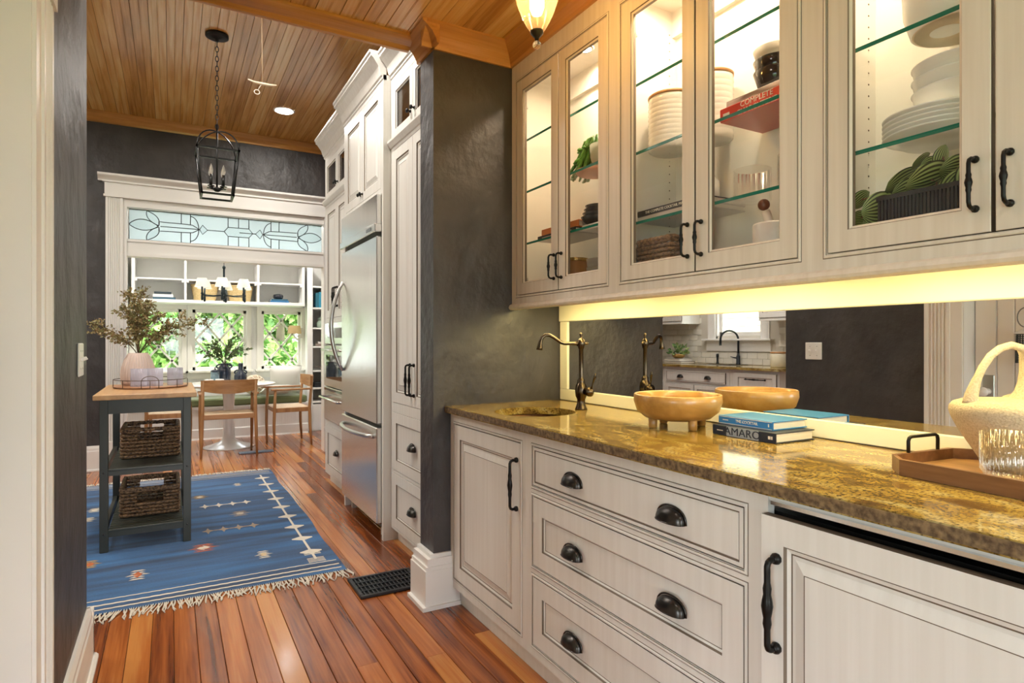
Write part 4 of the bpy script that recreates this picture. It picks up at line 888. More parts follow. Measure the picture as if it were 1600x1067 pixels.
# fridge surround
t = thing('fridge_surround', 'white glazed cabinet surround with crown above the refrigerator', 'cabinet', (1.45, 4.09, 0)); XS = 1.122
ob('side_panel', MB().box(XS, 1.745, 3.609, 3.640, 0, 2.83), PAINT, t); ob('side_panel', MB().box(XS, 1.745, 4.536, 4.566, 0, 2.83), PAINT, t)
ob('cabinet_body', MB().box(XS + .022, 1.745, 3.64, 4.536, 2.125, 2.145).box(XS + .022, 1.745, 3.64, 4.536, 2.80, 2.83).box(1.72, 1.745, 3.64, 4.536, 2.145, 2.80), PAINT, t)
ob('face_frame', frame(XS, XS + .022, [(3.64, 4.536, 2.118, 2.150), (3.64, 4.536, 2.776, 2.83), (3.64, 3.662, 2.15, 2.776), (4.514, 4.536, 2.15, 2.776)]), CAB, t)
for (a, e, yh) in ((4.513, 4.089, 4.112), (4.087, 3.663, 4.064)):
    d = ob('door', panel(fx(XS + .019, a, 2.152), a - e, .622, 'raised', .058), CAB, t); ob('knob', knob((XS, yh, 2.20)), IRON, d)
ob('crown', MB().prism(white_crown(XS, 2.80, 2.965, .085), 'y', 3.609, 4.5655), PAINT, t)
# refrigerator
t = thing('refrigerator', 'stainless steel built in refrigerator with bowed door handle', 'refrigerator', (1.42, 4.09, 0)); XR = 1.092
SSD = P('dark_steel_side', (.12, .115, .11), .35, .8)
ob('fridge_body', MB().box(XR + .045, 1.70, 3.648, 4.528, .06, 2.105), SSD, t)
ob('door', MB().cbox(XR, XR + .042, 3.650, 4.526, .705, 1.858, .006), STEEL, t); fz = ob('freezer_drawer', MB().cbox(XR, XR + .042, 3.650, 4.526, .095, .682, .006), STEEL, t)
gr = ob('top_grille', MB().cbox(XR, XR + .042, 3.650, 4.526, 1.93, 2.112, .004).cbox(XR - .012, XR + .042, 3.646, 4.530, 1.882, 1.932, .005), STEEL, t)
ob('badge', MB().cbox(XR - .015, XR - .012, 3.72, 3.83, 1.897, 1.918, .001), P('badge_grey', (.22, .22, .22), .3, .8), gr)
hp = [Vector((XR - .004 - .085 * math.sin(PI * i / 14)**.8, 4.468, 1.00 + .64 * i / 14)) for i in range(15)]
ob('handle', MB().tube(hp, [.011 + .005 * math.sin(PI * i / 14) for i in range(15)], 10), P('brushed_handle', (.62, .61, .59), .3, 1.), t)
hp = [Vector((XR - .004 - .062 * math.sin(PI * i / 12)**.6, 3.72 + .74 * i / 12, .622)) for i in range(13)]
ob('handle', MB().tube(hp, .0135, 10), P('brushed_handle', (.62, .61, .59), .3, 1.), fz)
for y in (3.72, 4.44): ob('leg', MB().box(1.15, 1.19, y, y + .03, 0, .06), P('fridge_leg', (.6, .56, .48), .5), t)
# oven tower
t = tall('tall glazed white cabinet housing the wall ovens next to the refrigerator', 4.57, 5.43); y0, y1 = 4.57, 5.43
ob('cabinet_body', MB().box(1.192, 1.745, y0, y0 + .018, .09, 2.82).box(1.192, 1.745, y1 - .018, y1, .09, 2.82).box(1.72, 1.745, y0, y1, .09, 2.82).box(1.192, 1.72, y0, y1, 2.38, 2.40).box(1.192, 1.72, y0, y1, 1.38, 1.40).box(1.192, 1.72, y0, y1, .50, .53).box(1.192, 1.72, y0, y1, 2.80, 2.82), WOODIN, t)
ob('face_frame', frame(XT, 1.192, [(5.395, 5.43, .08, 2.83), (4.57, 4.605, .08, 2.83)] + [(4.605, 5.395, a, b) for a, b in ((.08, .10), (.495, .545), (1.37, 1.41), (2.36, 2.432), (2.757, 2.83))]), CAB, t)
ob('toe_kick', MB().box(1.212, 1.225, y0, y1, 0, .09), PAINT, t)
for (a, e, yh) in ((5.393, 5.001, 5.03), (4.999, 4.607, 4.97)):
    d = ob('door', panel(fx(XT + .019, a, 1.412), a - e, .946, 'raised', .062), CAB, t); ob('handle', bar_pull((XT - .001, yh, 1.575), .15, (-1, 0, 0), .0055), IRON, d)
    d = ob('glass_door', panel(fx(XT + .019, a, 2.434), a - e, .321, 'glass', .055), CAB, t); ob('glass_pane', MB().box(XT + .010, XT + .013, e + .05, a - .05, 2.485, 2.705), GLASS, d); ob('knob', knob((XT, yh, 2.50)), IRON, d)
d = ob('drawer', panel(fx(XT + .019, 5.393, .102), .786, .391, 'flat', .06), CAB, t); ob('cup_pull', cup_pull(lambda a, u, o: (XT - .001 - o, 5.0 - a, .29 + u)), PEWTER, d)
ob('cornice', MB().prism([(1.172, 2.38), (1.162, 2.384), (1.152, 2.40), (1.146, 2.412), (1.146, 2.424), (1.172, 2.424)], 'y', 4.5705, 5.44), PAINT, t); ob('crown', MB().prism(white_crown(XT, 2.80, 2.96, .085), 'y', 4.5665, 5.46), PAINT, t)
BLKG = P('black_oven_glass', (.02, .02, .022), .05, coat=.6)
t = thing('wall_oven', 'stainless wall oven with glass window in the tall cabinet', 'oven', (1.45, 5.0, .83))
ob('oven_body', MB().box(1.20, 1.70, 4.61, 5.39, .84, 1.365), SSD, t); ob('control_panel', MB().cbox(1.158, 1.20, 4.608, 5.392, 1.19, 1.367, .004).box(1.156, 1.158, 4.70, 5.30, 1.23, 1.33), [STEEL], t)
ob('display', MB().box(1.154, 1.156, 4.74, 5.26, 1.24, 1.32), BLKG, t)
d = ob('oven_door', MB().cbox(1.152, 1.20, 4.608, 5.392, .832, 1.18, .005), STEEL, t); ob('window', MB().box(1.149, 1.152, 4.70, 5.30, .90, 1.10), BLKG, d)
ob('handle', MB().tube([(1.152, 4.68, 1.14), (1.11, 4.69, 1.14), (1.105, 4.72, 1.14), (1.105, 5.28, 1.14), (1.11, 5.31, 1.14), (1.152, 5.32, 1.14)], .009, 8), CHROME, d)
t = thing('warming_drawer', 'stainless warming drawer under the wall oven', 'drawer', (1.45, 5.0, .55))
d = ob('drawer_front', MB().cbox(1.152, 1.20, 4.608, 5.392, .548, .825, .005).box(1.20, 1.70, 4.62, 5.38, .556, .82), STEEL, t); ob('vent_strip', MB().box(1.150, 1.152, 4.62, 5.38, .80, .818), BLKG, d)
ob('handle', MB().tube([(1.152, 4.66, .745), (1.10, 4.67, .745), (1.095, 4.70, .745), (1.095, 5.30, .745), (1.10, 5.33, .745), (1.152, 5.34, .745)], .010, 8), CHROME, d)

# ---- cart
CARTG = P('dark_green_grey_paint', (.034, .037, .027), .42, c2=(.042, .045, .034), sc=(4, 4, 4)); t = thing('kitchen_cart', 'dark green grey kitchen cart with butcher block top and slatted shelves', 'cart', (-.127, 4.65, .006))
cx0, cx1, cy0, cy1 = -.358, .104, 4.168, 5.12
tops = ob('butcher_block', MB().cbox(-.388, .134, 4.15, 5.14, .876, .906, .003), wood('butcher_block', [(.34, .17, .065), (.52, .29, .12), (.66, .42, .20)], .38, 1, 12., 1.2, rnd=False), t)
for x_ in (cx0, cx1 - .042):
    for y_ in (cy0, cy1 - .042):
        lg = ob('leg', MB().cbox(x_, x_ + .042, y_, y_ + .042, .006, .876, .002), CARTG, t)
        if y_ == cy0:
            for z in (.46, .11): ob('bolt', MB().sphere((x_ + .021, y_ - .001, z), .0055, 8), PEWTER, lg)
for (z0, z1) in ((.795, .876), (.44, .478), (.09, .132)):
    for y_ in (cy0 + .006, cy1 - .028): ob('rail', MB().box(cx0 + .042, cx1 - .042, y_, y_ + .022, z0, z1), CARTG, t)
    for x_ in (cx0 + .006, cx1 - .028): ob('rail', MB().box(x_, x_ + .022, cy0 + .042, cy1 - .042, z0, z1), CARTG, t)
sl_ = None
for z in (.4785, .1325):
    for i in range(23):
        y_ = cy0 + .004 + i * .041
        if sl_ is None: so_ = ob('slat', MB().cbox(0, cx1 - cx0 - .086, 0, .027, 0, .011, .002), CARTG, None); sl_ = so_.data; bpy.data.objects.remove(so_)
        inst('slat', sl_, t, (cx0 + .043, y_ + (.04 if i == 0 else 0) * 0 + .0, z - .011))
DW = P('dark_seagrass', (.028, .015, .010), .6, c2=(.36, .21, .10), sc=(80, 80, 120), det=2)
wicker('basket', 'dark woven basket with hand slots on the middle cart shelf', -.268, .038, 4.475, 4.86, .482, .175, DW, slot=(.052, 2, 0), rows=8, group=None, seg=.02)
wicker('basket', 'dark woven basket with hand slots on the lowest cart shelf', -.268, .038, 4.40, 4.80, .136, .165, DW, slot=(.052, 3, 1), rows=8, seg=.02)
# tray on the cart
ZK = .9063; TC = (-.118, 4.74); ra, rb = .214, .245
WIRE = P('bronze_wire', (.10, .075, .05), .35, .8); t = thing('oval_tray', 'oval wooden tray with a thin wire gallery rail on the cart', 'tray', (*TC, ZK))
el = [(TC[0] + ra * math.cos(2 * PI * i / 48), TC[1] + rb * math.sin(2 * PI * i / 48)) for i in range(48)]
ob('tray_base', MB().prism(el, 'z', ZK, ZK + .012), wood('tray_walnut', [(.26, .10, .04), (.42, .19, .08), (.52, .27, .13)], .35, 0, 16., 2., rnd=False), t)
b = MB().tube([(*p, ZK + .056) for p in el], .0024, 5, closed=True).tube([(*p, ZK + .006) for p in el], .0022, 5, closed=True)
for i in range(0, 48, 6): b.tube([(*el[i], ZK + .004), (*el[i], ZK + .056)], .0022, 5)
ob('wire_rail', b, WIRE, t)
for sg in (-1, 1):
    pts = [(TC[0] + .048 * c_, TC[1] + sg * (rb - .004), ZK + z_) for c_, z_ in [(-1, .004), (-1, .05)] + [(-math.cos(PI * i / 10), .05 + .034 * math.sin(PI * i / 10)) for i in range(1, 10)] + [(1, .05), (1, .004)]]
    ob('wire_handle', MB().tube(pts, .0026, 6), WIRE, t)
FROST = thin_glass('lilac_glass', (.90, .90, .95), 1.5, .12, dens=.3)
for c_, lb in (((-.185, 4.66), 'lilac ribbed glass in front of the pleated vase'), ((-.095, 4.67), 'lilac ribbed glass behind the tray handle arch'), ((.022, 4.72), 'lilac ribbed glass standing apart at the tray end')):
    ribbed('ribbed_glass', lb, (*c_, ZK + .0122), .046, .115, FROST, 30, 'ribbed glasses on the cart tray', foot=False)
VC = (-.196, 4.83, ZK + .0122); t = thing('pleated_vase', 'blush pink pleated ceramic vase of dried branches', 'vase', VC)
ob('vase', MB().lathe([(.001, .002), (.088, 0), (.098, .02), (.101, .07), (.095, .12), (.08, .17), (.062, .205), (.055, .215), (.05, .21), (.06, .18), (.08, .1), (.08, .02), (.001, .01)], VC, 128, rf=lambda a, z: 1 + .028 * math.sin(32 * a), cap=False), P('blush_clay', (.66, .52, .45), .65, c2=(.60, .46, .39), sc=(6, 6, 6)), t)
r = random.Random(21); st_ = MB(); lf = MB()
def leaf_quad(b, p, d, up, L, W, m=0):
    d = d.normalized(); s_ = d.cross(up); s_ = s_.normalized() if s_.length > 1e-5 else Vector((1, 0, 0)); n_ = s_.cross(d)
    b.add([p, p + d * L * .4 + s_ * W + n_ * W * .3, p + d * L, p + d * L * .4 - s_ * W + n_ * W * .3], [(0, 1, 2), (0, 2, 3)], m)
def rv(r): return Vector((r.gauss(0, 1), r.gauss(0, 1), r.gauss(0, 1)))
top = Vector((VC[0], VC[1], VC[2] + .20))
TG_ = [(-.06, .0, .40), (.02, .02, .42), (-.02, -.05, .36), (.06, .04, .34), (-.30, -.05, .22), (-.22, .06, .15), (.30, -.03, .24), (.40, .02, .23), (.22, .05, .20), (.12, -.03, .27), (-.10, .05, .30), (.04, .07, .25), (-.05, -.02, .25)]
for (dx, dy, dz) in TG_:
    e = top + Vector((dx, dy, dz)); m_ = top + Vector((dx * .35, dy * .35, dz * .72 + .03)); L = []
    for i in range(9): f = i / 8; L.append(top * (1 - f)**2 + m_ * 2 * f * (1 - f) + e * f * f)
    st_.tube(L, [.003 * (1 - .7 * i / 8) for i in range(9)], 4)
    for k in range(26):
        f = .22 + .78 * k / 25; i = min(7, int(f * 8)); p = L[i].lerp(L[i + 1], f * 8 - i); dd = (L[i + 1] - L[i]).normalized()
        tw = (dd + rv(r) * .7).normalized() * r.uniform(.02, .075); st_.tube([p, p + tw], .0011, 3)
        for q in range(10): leaf_quad(lf, p + tw * r.uniform(.3, 1.05) + rv(r) * .006, rv(r) + tw.normalized(), rv(r), r.uniform(.014, .026), r.uniform(.005, .009), r.choice((0, 0, 1, 2)))
ob('stems', st_, P('dry_stem', (.16, .11, .05), .7), t)
ob('foliage', lf, [P('dry_olive', (.30, .27, .11), .7), P('dry_tan', (.48, .37, .19), .7), P('dry_brown', (.24, .15, .06), .7)], t, kind='stuff', fix=False)
# ---- rug
RX0, RX1, RY0, RY1 = -.96, .815, 3.25, 6.14
def mat_rug():
    m, nt, b_ = nodes('indigo_flatweave'); b_.inputs['Roughness'].default_value = .9; b_.inputs['Sheen Weight'].default_value = .2
    n = ND(nt, 'ShaderNodeTexNoise', Scale=1., Detail=4.); nt.links.new(coords(nt, (.9, 9., 1)), n.inputs['Vector'])
    n2 = ND(nt, 'ShaderNodeTexNoise', Scale=1., Detail=2.); nt.links.new(coords(nt, (90, 260, 1)), n2.inputs['Vector'])
    mx = ND(nt, 'ShaderNodeMix', _data_type='RGBA', _blend_type='MULTIPLY'); mx.inputs[0].default_value = .5
    nt.links.new(ramp(nt, n.outputs[0], [(.34, (.011, .042, .11)), (.48, (.016, .088, .23)), (.60, (.022, .135, .34)), (.72, (.03, .18, .43))]), mx.inputs[6]); nt.links.new(ramp(nt, n2.outputs[0], [(.3, (.45, .45, .45)), (.7, (1, 1, 1))]), mx.inputs[7])
    nt.links.new(mx.outputs[2], b_.inputs['Base Color']); bump(nt, b_, n2.outputs[0], .4, .002); return m
rug = thing('area_rug', 'indigo blue flatweave rug with small woven motifs and cream fringe', 'rug', ((RX0 + RX1) / 2, (RY0 + RY1) / 2, .0005))
b = MB(); nx, ny = 30, 44; vs = []; rr = random.Random(2)
def wob(y): return .006 * math.sin(y * 3.1) + .004 * math.sin(y * 7.7)
def hz(x, y): return .0045 + .0012 * math.sin(x * 5 + y * 2) * math.sin(y * 3.3)
for j in range(ny + 1):
    for i in range(nx + 1):
        y = RY0 + (RY1 - RY0) * j / ny; x = RX0 + (RX1 - RX0) * i / nx + wob(y) * (i / nx); vs.append((x, y + .006 * math.sin(x * 4) * (1 - 2 * j / ny), hz(x, y)))
b.add(vs, [(j * (nx + 1) + i, j * (nx + 1) + i + 1, (j + 1) * (nx + 1) + i + 1, (j + 1) * (nx + 1) + i) for j in range(ny) for i in range(nx)], 0, True)
base = [v for v in vs]; k0 = len(vs)
per = [i for i in range(nx + 1)] + [(j * (nx + 1) + nx) for j in range(1, ny + 1)] + [ny * (nx + 1) + i for i in range(nx - 1, -1, -1)] + [j * (nx + 1) for j in range(ny - 1, 0, -1)]
b.add([vs[i] for i in per] + [(vs[i][0], vs[i][1], .0006) for i in per], [(i, (i + 1) % len(per), len(per) + (i + 1) % len(per), len(per) + i) for i in range(len(per))])
ob('rug_field', b, mat_rug(), rug, fix=False)
IVORY = P('ivory_wool', (.66, .60, .50), .9); ORG = P('rust_wool', (.50, .14, .05), .9); GOLDW = P('gold_wool', (.52, .33, .10), .9); TAUPE = P('taupe_wool', (.38, .30, .23), .9)
def strip(y, h, x0=RX0 + .01, x1=RX1 - .02):
    b = MB(); n = 120; vs = []
    for i in range(n + 1):
        x = x0 + (x1 - x0) * i / n; o_ = .004 * math.sin(x * 4) * (1 if y < 4.7 else -1) + .0016 * math.sin(i * 1.9); vs += [(x, y + o_ - h / 2, hz(x, y) + .0012), (x, y + o_ + h / 2, hz(x, y) + .0012)]
    b.add(vs, [(2 * i, 2 * i + 2, 2 * i + 3, 2 * i + 1) for i in range(n)]); return b
for y, h in ((RY0 + .045, .014), (RY0 + .10, .016), (RY0 + .165, .010), (RY1 - .05, .014), (RY1 - .105, .016), (RY1 - .17, .010)): ob('stripe', strip(y, h), IVORY, rug, fix=False)
def flat(b, pts, m=0): b.add([(x, y, hz(x, y) + .0013) for x, y in pts], [tuple(range(len(pts)))], m)
def star(x, y, w, h, m0, m1):
    b = MB(); n = 5
    for k in range(-2, 3):   # stepped comb: bars of different length
        L = w * (1 - .18 * abs(k)) if k % 2 == 0 else w * .62
        flat(b, [(x - L / 2, y + k * h / 5 - h * .05), (x - L / 4, y + k * h / 5 - h * .06), (x + L / 4, y + k * h / 5 - h * .06), (x + L / 2, y + k * h / 5 - h * .05), (x + L / 4, y + k * h / 5 + h * .05), (x - L / 4, y + k * h / 5 + h * .05)], 0)
    flat(b, [(x - w * .2, y), (x, y - h * .3), (x + w * .2, y), (x, y + h * .3)], 1)
    ob('motif', b, [m0, m1], rug, fix=False)
def garland(x0, y, n, w, m0):
    b = MB()
    for k in range(n):
        x = x0 + k * w; flat(b, [(x - w * .42, y), (x - w * .12, y - .018), (x, y - .065), (x + w * .12, y - .022), (x + w * .42, y), (x + w * .12, y + .022), (x, y + .065), (x - w * .12, y + .018)])
    flat(b, [(x0, y - .007), (x0 + (n - 1) * w, y - .007), (x0 + (n - 1) * w, y + .007), (x0, y + .007)]); ob('motif', b, m0, rug, fix=False)
for (u, v, w_, h_, m0, m1) in ((318, 856, .15, .11, ORG, IVORY), (215, 898, .095, .12, IVORY, ORG), (412, 866, .085, .10, IVORY, GOLDW), (375, 802, .13, .10, TAUPE, IVORY), (312, 777, .11, .08, GOLDW, IVORY), (371, 757, .07, .08, IVORY, TAUPE), (148, 797, .10, .09, IVORY, IVORY), (140, 882, .10, .10, GOLDW, ORG), (138, 812, .09, .09, IVORY, TAUPE)):
    p = onZ(u, v, .005); star(p.x, p.y, w_ * 1.2, h_ * 1.35, m0, m1)
for (u0, v0, u1, v1, n) in ((320, 792, 384, 784, 4), (325, 830, 396, 820, 4)):
    p, q = onZ(u0, v0, .005), onZ(u1, v1, .005); garland(p.x, (p.y + q.y) / 2, n, (q.x - p.x) / (n - 1), IVORY if n < 4 else TAUPE if v0 > 800 else IVORY)
b = MB(); xs = RX1 - .115
for i in range(9):
    y = 3.62 + i * .27; flat(b, [(xs - .007, y - .136), (xs + .007, y - .136), (xs + .007, y + .136), (xs - .007, y + .136)])
    for s_ in (-1, 1): flat(b, [(xs, y - .045), (xs + s_ * .06, y - .004), (xs + s_ * .06, y + .012), (xs, y + .045)])
for y in (3.47, 3.60):
    for s_ in (-1, 1):
        for q in range(4): flat(b, [(xs, y - .03 + q * .02), (xs + s_ * .045, y - .034 + q * .02), (xs + s_ * .045, y - .024 + q * .02), (xs, y - .02 + q * .02)])
ob('border_motif', b, IVORY, rug, fix=False)
b = MB(); x = RX0
while x < RX1 + .01:
    for (ye, s_) in ((RY0, -1), (RY1, 1)):
        L = rr.uniform(.08, .125) * (1 if s_ < 0 else .7); sw_ = rr.uniform(-.035, .02); z0 = .004
        b.tube([(x, ye + s_ * .0, z0), (x + sw_ * .3, ye + s_ * L * .35, .0075), (x + sw_ + rr.uniform(-.01, .01), ye + s_ * L * .75, .005), (x + sw_ * 1.2, ye + s_ * L, .0035)], [.0026, .0042, .0036, .0024], 4)
    x += rr.uniform(.007, .0115)
ob('fringe', b, IVORY, rug, kind='stuff')
# ---- floor vent
t = thing('floor_vent', 'black metal floor register beside the white plinth', 'floor vent', (.94, 2.965, .0005)); vx0, vx1, vy0, vy1 = .775, 1.10, 2.84, 3.095
VB = P('vent_black', (.016, .018, .022), .38, .3)
ob('vent_frame', MB().cbox(vx0, vx1, vy0, vy0 + .02, .0005, .014, .003).cbox(vx0, vx1, vy1 - .02, vy1, .0005, .014, .003).cbox(vx0, vx0 + .02, vy0 + .02, vy1 - .02, .0005, .014, .003).cbox(vx1 - .02, vx1, vy0 + .02, vy1 - .02, .0005, .014, .003), VB, t)
ob('vent_pan', MB().box(vx0 + .02, vx1 - .02, vy0 + .02, vy1 - .02, .0005, .002), P('vent_dark', (.006, .006, .006), .8), t)
for i in range(14): x = vx0 + .028 + i * .0202; ob('louver', MB().box(x, x + .007, vy0 + .02, vy1 - .02, .003, .011), VB, t)
for y in (2.91, 2.965, 3.02): ob('cross_bar', MB().box(vx0 + .02, vx1 - .02, y - .004, y + .004, .004, .0125), VB, t)
# ---- lantern
LX, LY = .279, 4.74; t = thing('lantern_pendant', 'black open frame lantern with candle bulbs on a chain', 'pendant light', (LX, LY, 2.22)); BK = P('lantern_black', (.012, .012, .012), .35, .5)
ob('canopy', MB().lathe([(.075, KC), (.075, KC - .018), (.06, KC - .024), (.012, KC - .03), (.01, KC - .05)], (LX, LY, 0), 28), BK, t)
b = MB(); z = KC - .05; k = 0
while z > 2.73:
    s_ = Vector((1, 0, 0)) if k % 2 else Vector((0, 1, 0)); c_ = Vector((LX, LY, z - .018)); b.tube([c_ + Vector((0, 0, .021 * math.cos(w_))) + s_ * .010 * math.sin(w_) for w_ in [2 * PI * i / 10 for i in range(10)]], .0026, 5, closed=True); z -= .034; k += 1
ob('chain', b, BK, t)
aw, bw, za, zb_ = .130, .098, 2.53, 2.225; fr_ = .0065
def sq(h, z): return [(LX - h, LY - h, z), (LX + h, LY - h, z), (LX + h, LY + h, z), (LX - h, LY + h, z)]
b = MB(); A, B_ = sq(aw, za), sq(bw, zb_)
for Q in (A, B_):
    for i in range(4):
        p, q = Vector(Q[i]), Vector(Q[(i + 1) % 4]); x0, x1 = min(p.x, q.x) - fr_, max(p.x, q.x) + fr_; y0, y1 = min(p.y, q.y) - fr_, max(p.y, q.y) + fr_; b.box(x0, x1, y0, y1, p.z - fr_, p.z + fr_)
for i in range(4): b.tube([A[i], B_[i]], .006, 4)
ob('cage_frame', b, BK, t)
b = MB()
for i in range(4):
    p = Vector(A[i]); top_ = Vector((LX, LY, 2.70)); pts = []
    for k in range(9): f = k / 8; th = PI / 2 * f; pts.append(Vector((LX + (p.x - LX) * math.cos(th), LY + (p.y - LY) * math.cos(th), za + (2.68 - za) * math.sin(th))))
    b.tube(pts, .005, 5)
ob('arch', b, BK, t); ob('stem', MB().tube([(LX, LY, 2.73), (LX, LY, 2.275)], .0065, 8).lathe([(.012, 2.26), (.03, 2.275), (.012, 2.29)], (LX, LY, 0), 14), BK, t)
for i in range(4):
    a = PI / 4 + i * PI / 2; p = Vector((LX + .055 * math.cos(a), LY + .055 * math.sin(a), 2.30))
    ar = ob('arm', MB().tube([(LX, LY, 2.275), tuple(p - Vector((0, 0, .012)))], .005, 6).lathe([(.022, 0), (.024, .003), (.008, .006)], tuple(p - Vector((0, 0, .012))), 14).tube([tuple(p - Vector((0, 0, .01))), tuple(p + Vector((0, 0, .07)))], .0085, 8), BK, t)
    ob('candle_bulb', MB().lathe([(.006, .07), (.012, .085), (.013, .10), (.008, .125), (.001, .143)], tuple(p), 12), thin_glass('bulb_glass', (.95, .93, .88), 1.5, .05, dens=.3), ar)
# ---- pull cord
q = onY(410, 130, 4.15); t = thing('pull_cord', 'pale cord hanging from the kitchen ceiling with a wooden toggle', 'pull cord', (q.x, q.y, q.z - .09)); TAN = P('tan_cord', (.55, .36, .2), .6)
ob('cord', MB().tube([(q.x - .005, q.y, KC), (q.x, q.y, q.z)], .003, 6), TAN, t); ob('toggle', MB().tube([(q.x - .085, q.y, q.z + .008), (q.x - .05, q.y, q.z - .002), (q.x, q.y, q.z - .004), (q.x + .05, q.y, q.z - .002), (q.x + .085, q.y, q.z + .004)], [.004, .007, .010, .007, .004], 8), P('cleat_pale', (.72, .56, .40), .5), t)
ob('cord_tail', MB().tube([(q.x, q.y, q.z), (q.x - .018, q.y, q.z - .03), (q.x - .025, q.y, q.z - .045)], .0022, 5).tube([(q.x - .032 + .016 * math.cos(w_), q.y, q.z - .062 + .014 * math.sin(w_)) for w_ in [2 * PI * i / 12 for i in range(12)]], .003, 5, closed=True), P('cord_white', (.75, .66, .55), .6), t)
# ---- recessed lights
CAN = emis('can_lens', (1., .95, .88), 300.)
CANP = emis('added_can_lens', (1., .93, .84), 110.)
CANQ = emis('added_dim_lens', (1., .93, .84), 45.)
def can(x, y, z, lb, m=CAN, r0=.075):
    t = thing('recessed_light', lb, 'ceiling light', (x, y, z - .006), 'recessed ceiling lights')
    ob('trim_ring', MB().lathe([(r0 + .02, z), (r0 + .018, z - .005), (r0 + .004, z - .006), (r0, z - .002)], (x, y, 0), 32, cap=False), P('can_white', (.85, .82, .76), .4), t)
    ob('lens', MB().lathe([(r0 + .001, z - .003), (.001, z - .003)], (x, y, 0), 32, cap=False), m, t)
p = onZ(444, 173, KC); can(p.x, p.y, KC, 'lit recessed light in the beadboard near the far crown')
can(-1.3, 5.22, KC, 'added unseen recessed light above the middle of the kitchen'); can(-1.9, 4.62, KC, 'added unseen recessed light above the kitchen sink run'); can(-1.9, 3.6, KC, 'added unseen recessed light above the near end of the kitchen'); can(-.2, 3.86, KC, 'added unseen recessed light between the lantern and the pantry soffit'); can(.75, 3.5, KC, 'added unseen recessed light above the tall pantry cabinet front')  # lights added out of view to brighten the kitchen
for y, lb in ((-.6, 'added unseen recessed light in the low pantry ceiling towards the hall'),): can(.40, y, PC, lb, CANP)  # unseen light added as pantry fill
can(.40, 1.0, PC, 'added unseen dim recessed light in the low pantry ceiling before the drawers', CANQ); can(.15, 7.9, 2.74, 'added unseen recessed light in the nook ceiling near the dried branches', CAN); can(1.25, 7.9, 2.74, 'added unseen recessed light in the nook ceiling near the bookcase', CAN)  # unseen lights added to lift the pantry and nook
# ================================================================ BREAKFAST NOOK
def blk(name, label, cat, parts, mat, loc):
    t = thing(name, label, cat, loc)
    for nm, bx in parts: ob(nm, MB().cbox(*bx, .002), mat, t)
    return t
SX0, SX1, SY0, SY1 = -.42, 1.585, 8.62, 8.985; ZS0, ZS1 = 1.69, 2.30
t = blk('wall_shelf_unit', 'white built in shelf unit above the lattice windows', 'shelf', [('bottom_shelf', (SX0 - .02, SX1, SY0 - .02, SY1, ZS0, ZS0 + .04)), ('top_rail', (SX0, SX1, SY0, SY0 + .03, 2.22, ZS1)), ('top_panel', (SX0, SX1, SY0 + .03, SY1, 2.28, ZS1)), ('back_panel', (SX0, SX1, SY1 - .01, SY1, ZS0 + .04, 2.28)),
    ('side_panel', (SX0 - .0, SX0 + .035, SY0, SY1 - .01, ZS0 + .04, 2.22)), ('side_panel', (SX1 - .035, SX1, SY0, SY1 - .01, ZS0 + .04, 2.22)), ('divider', (.14, .165, SY0, SY1 - .01, ZS0 + .04, 2.22)), ('divider', (.985, 1.01, SY0, SY1 - .01, ZS0 + .04, 2.22)),
    ('shelf', (SX0 + .035, .14, SY0 + .02, SY1 - .01, 1.972, 1.992)), ('shelf', (.165, .985, SY0 + .02, SY1 - .01, 1.972, 1.992)), ('shelf', (1.01, SX1 - .035, SY0 + .02, SY1 - .01, 1.972, 1.992))], SHELFW, (.58, 8.98, ZS0))
for x in (SX0 + .045, .125, .18, .97, 1.025, SX1 - .045): ob('bracket', MB().box(x - .012, x + .012, SY0 + .02, SY0 + .10, 1.948, 1.972), SHELFW, t)
bx0, bx1, by0, by1 = 1.60, 1.895, 8.52, 8.985
zs = [onY(496, v, by0).z for v in (447, 480.5, 512, 541, 578.5, 605.5, 627)]
pt = [('side_panel', (bx0, bx0 + .07, by0, by0 + .02, 0, 2.32)), ('side_panel', (bx0 + .05, bx0 + .07, by0 + .02, by1, 0, 2.30)), ('side_panel', (bx1 - .02, bx1, by0, by1, 0, 2.32)), ('back_panel', (bx0 + .07, bx1 - .02, by1 - .01, by1, 0, 2.30)), ('top_rail', (bx0 + .07, bx1 - .02, by0, by0 + .02, 2.24, 2.32)), ('base_panel', (bx0 + .07, bx1 - .02, by0, by0 + .02, 0, .36))]
pt += [('shelf', (bx0 + .07, bx1 - .02, by0 + .005, by1 - .01, z - .022, z)) for z in zs]
blk('bookcase', 'tall narrow white bookcase beside the lattice windows', 'bookcase', pt, SHELFW, (1.75, 8.75, 0))
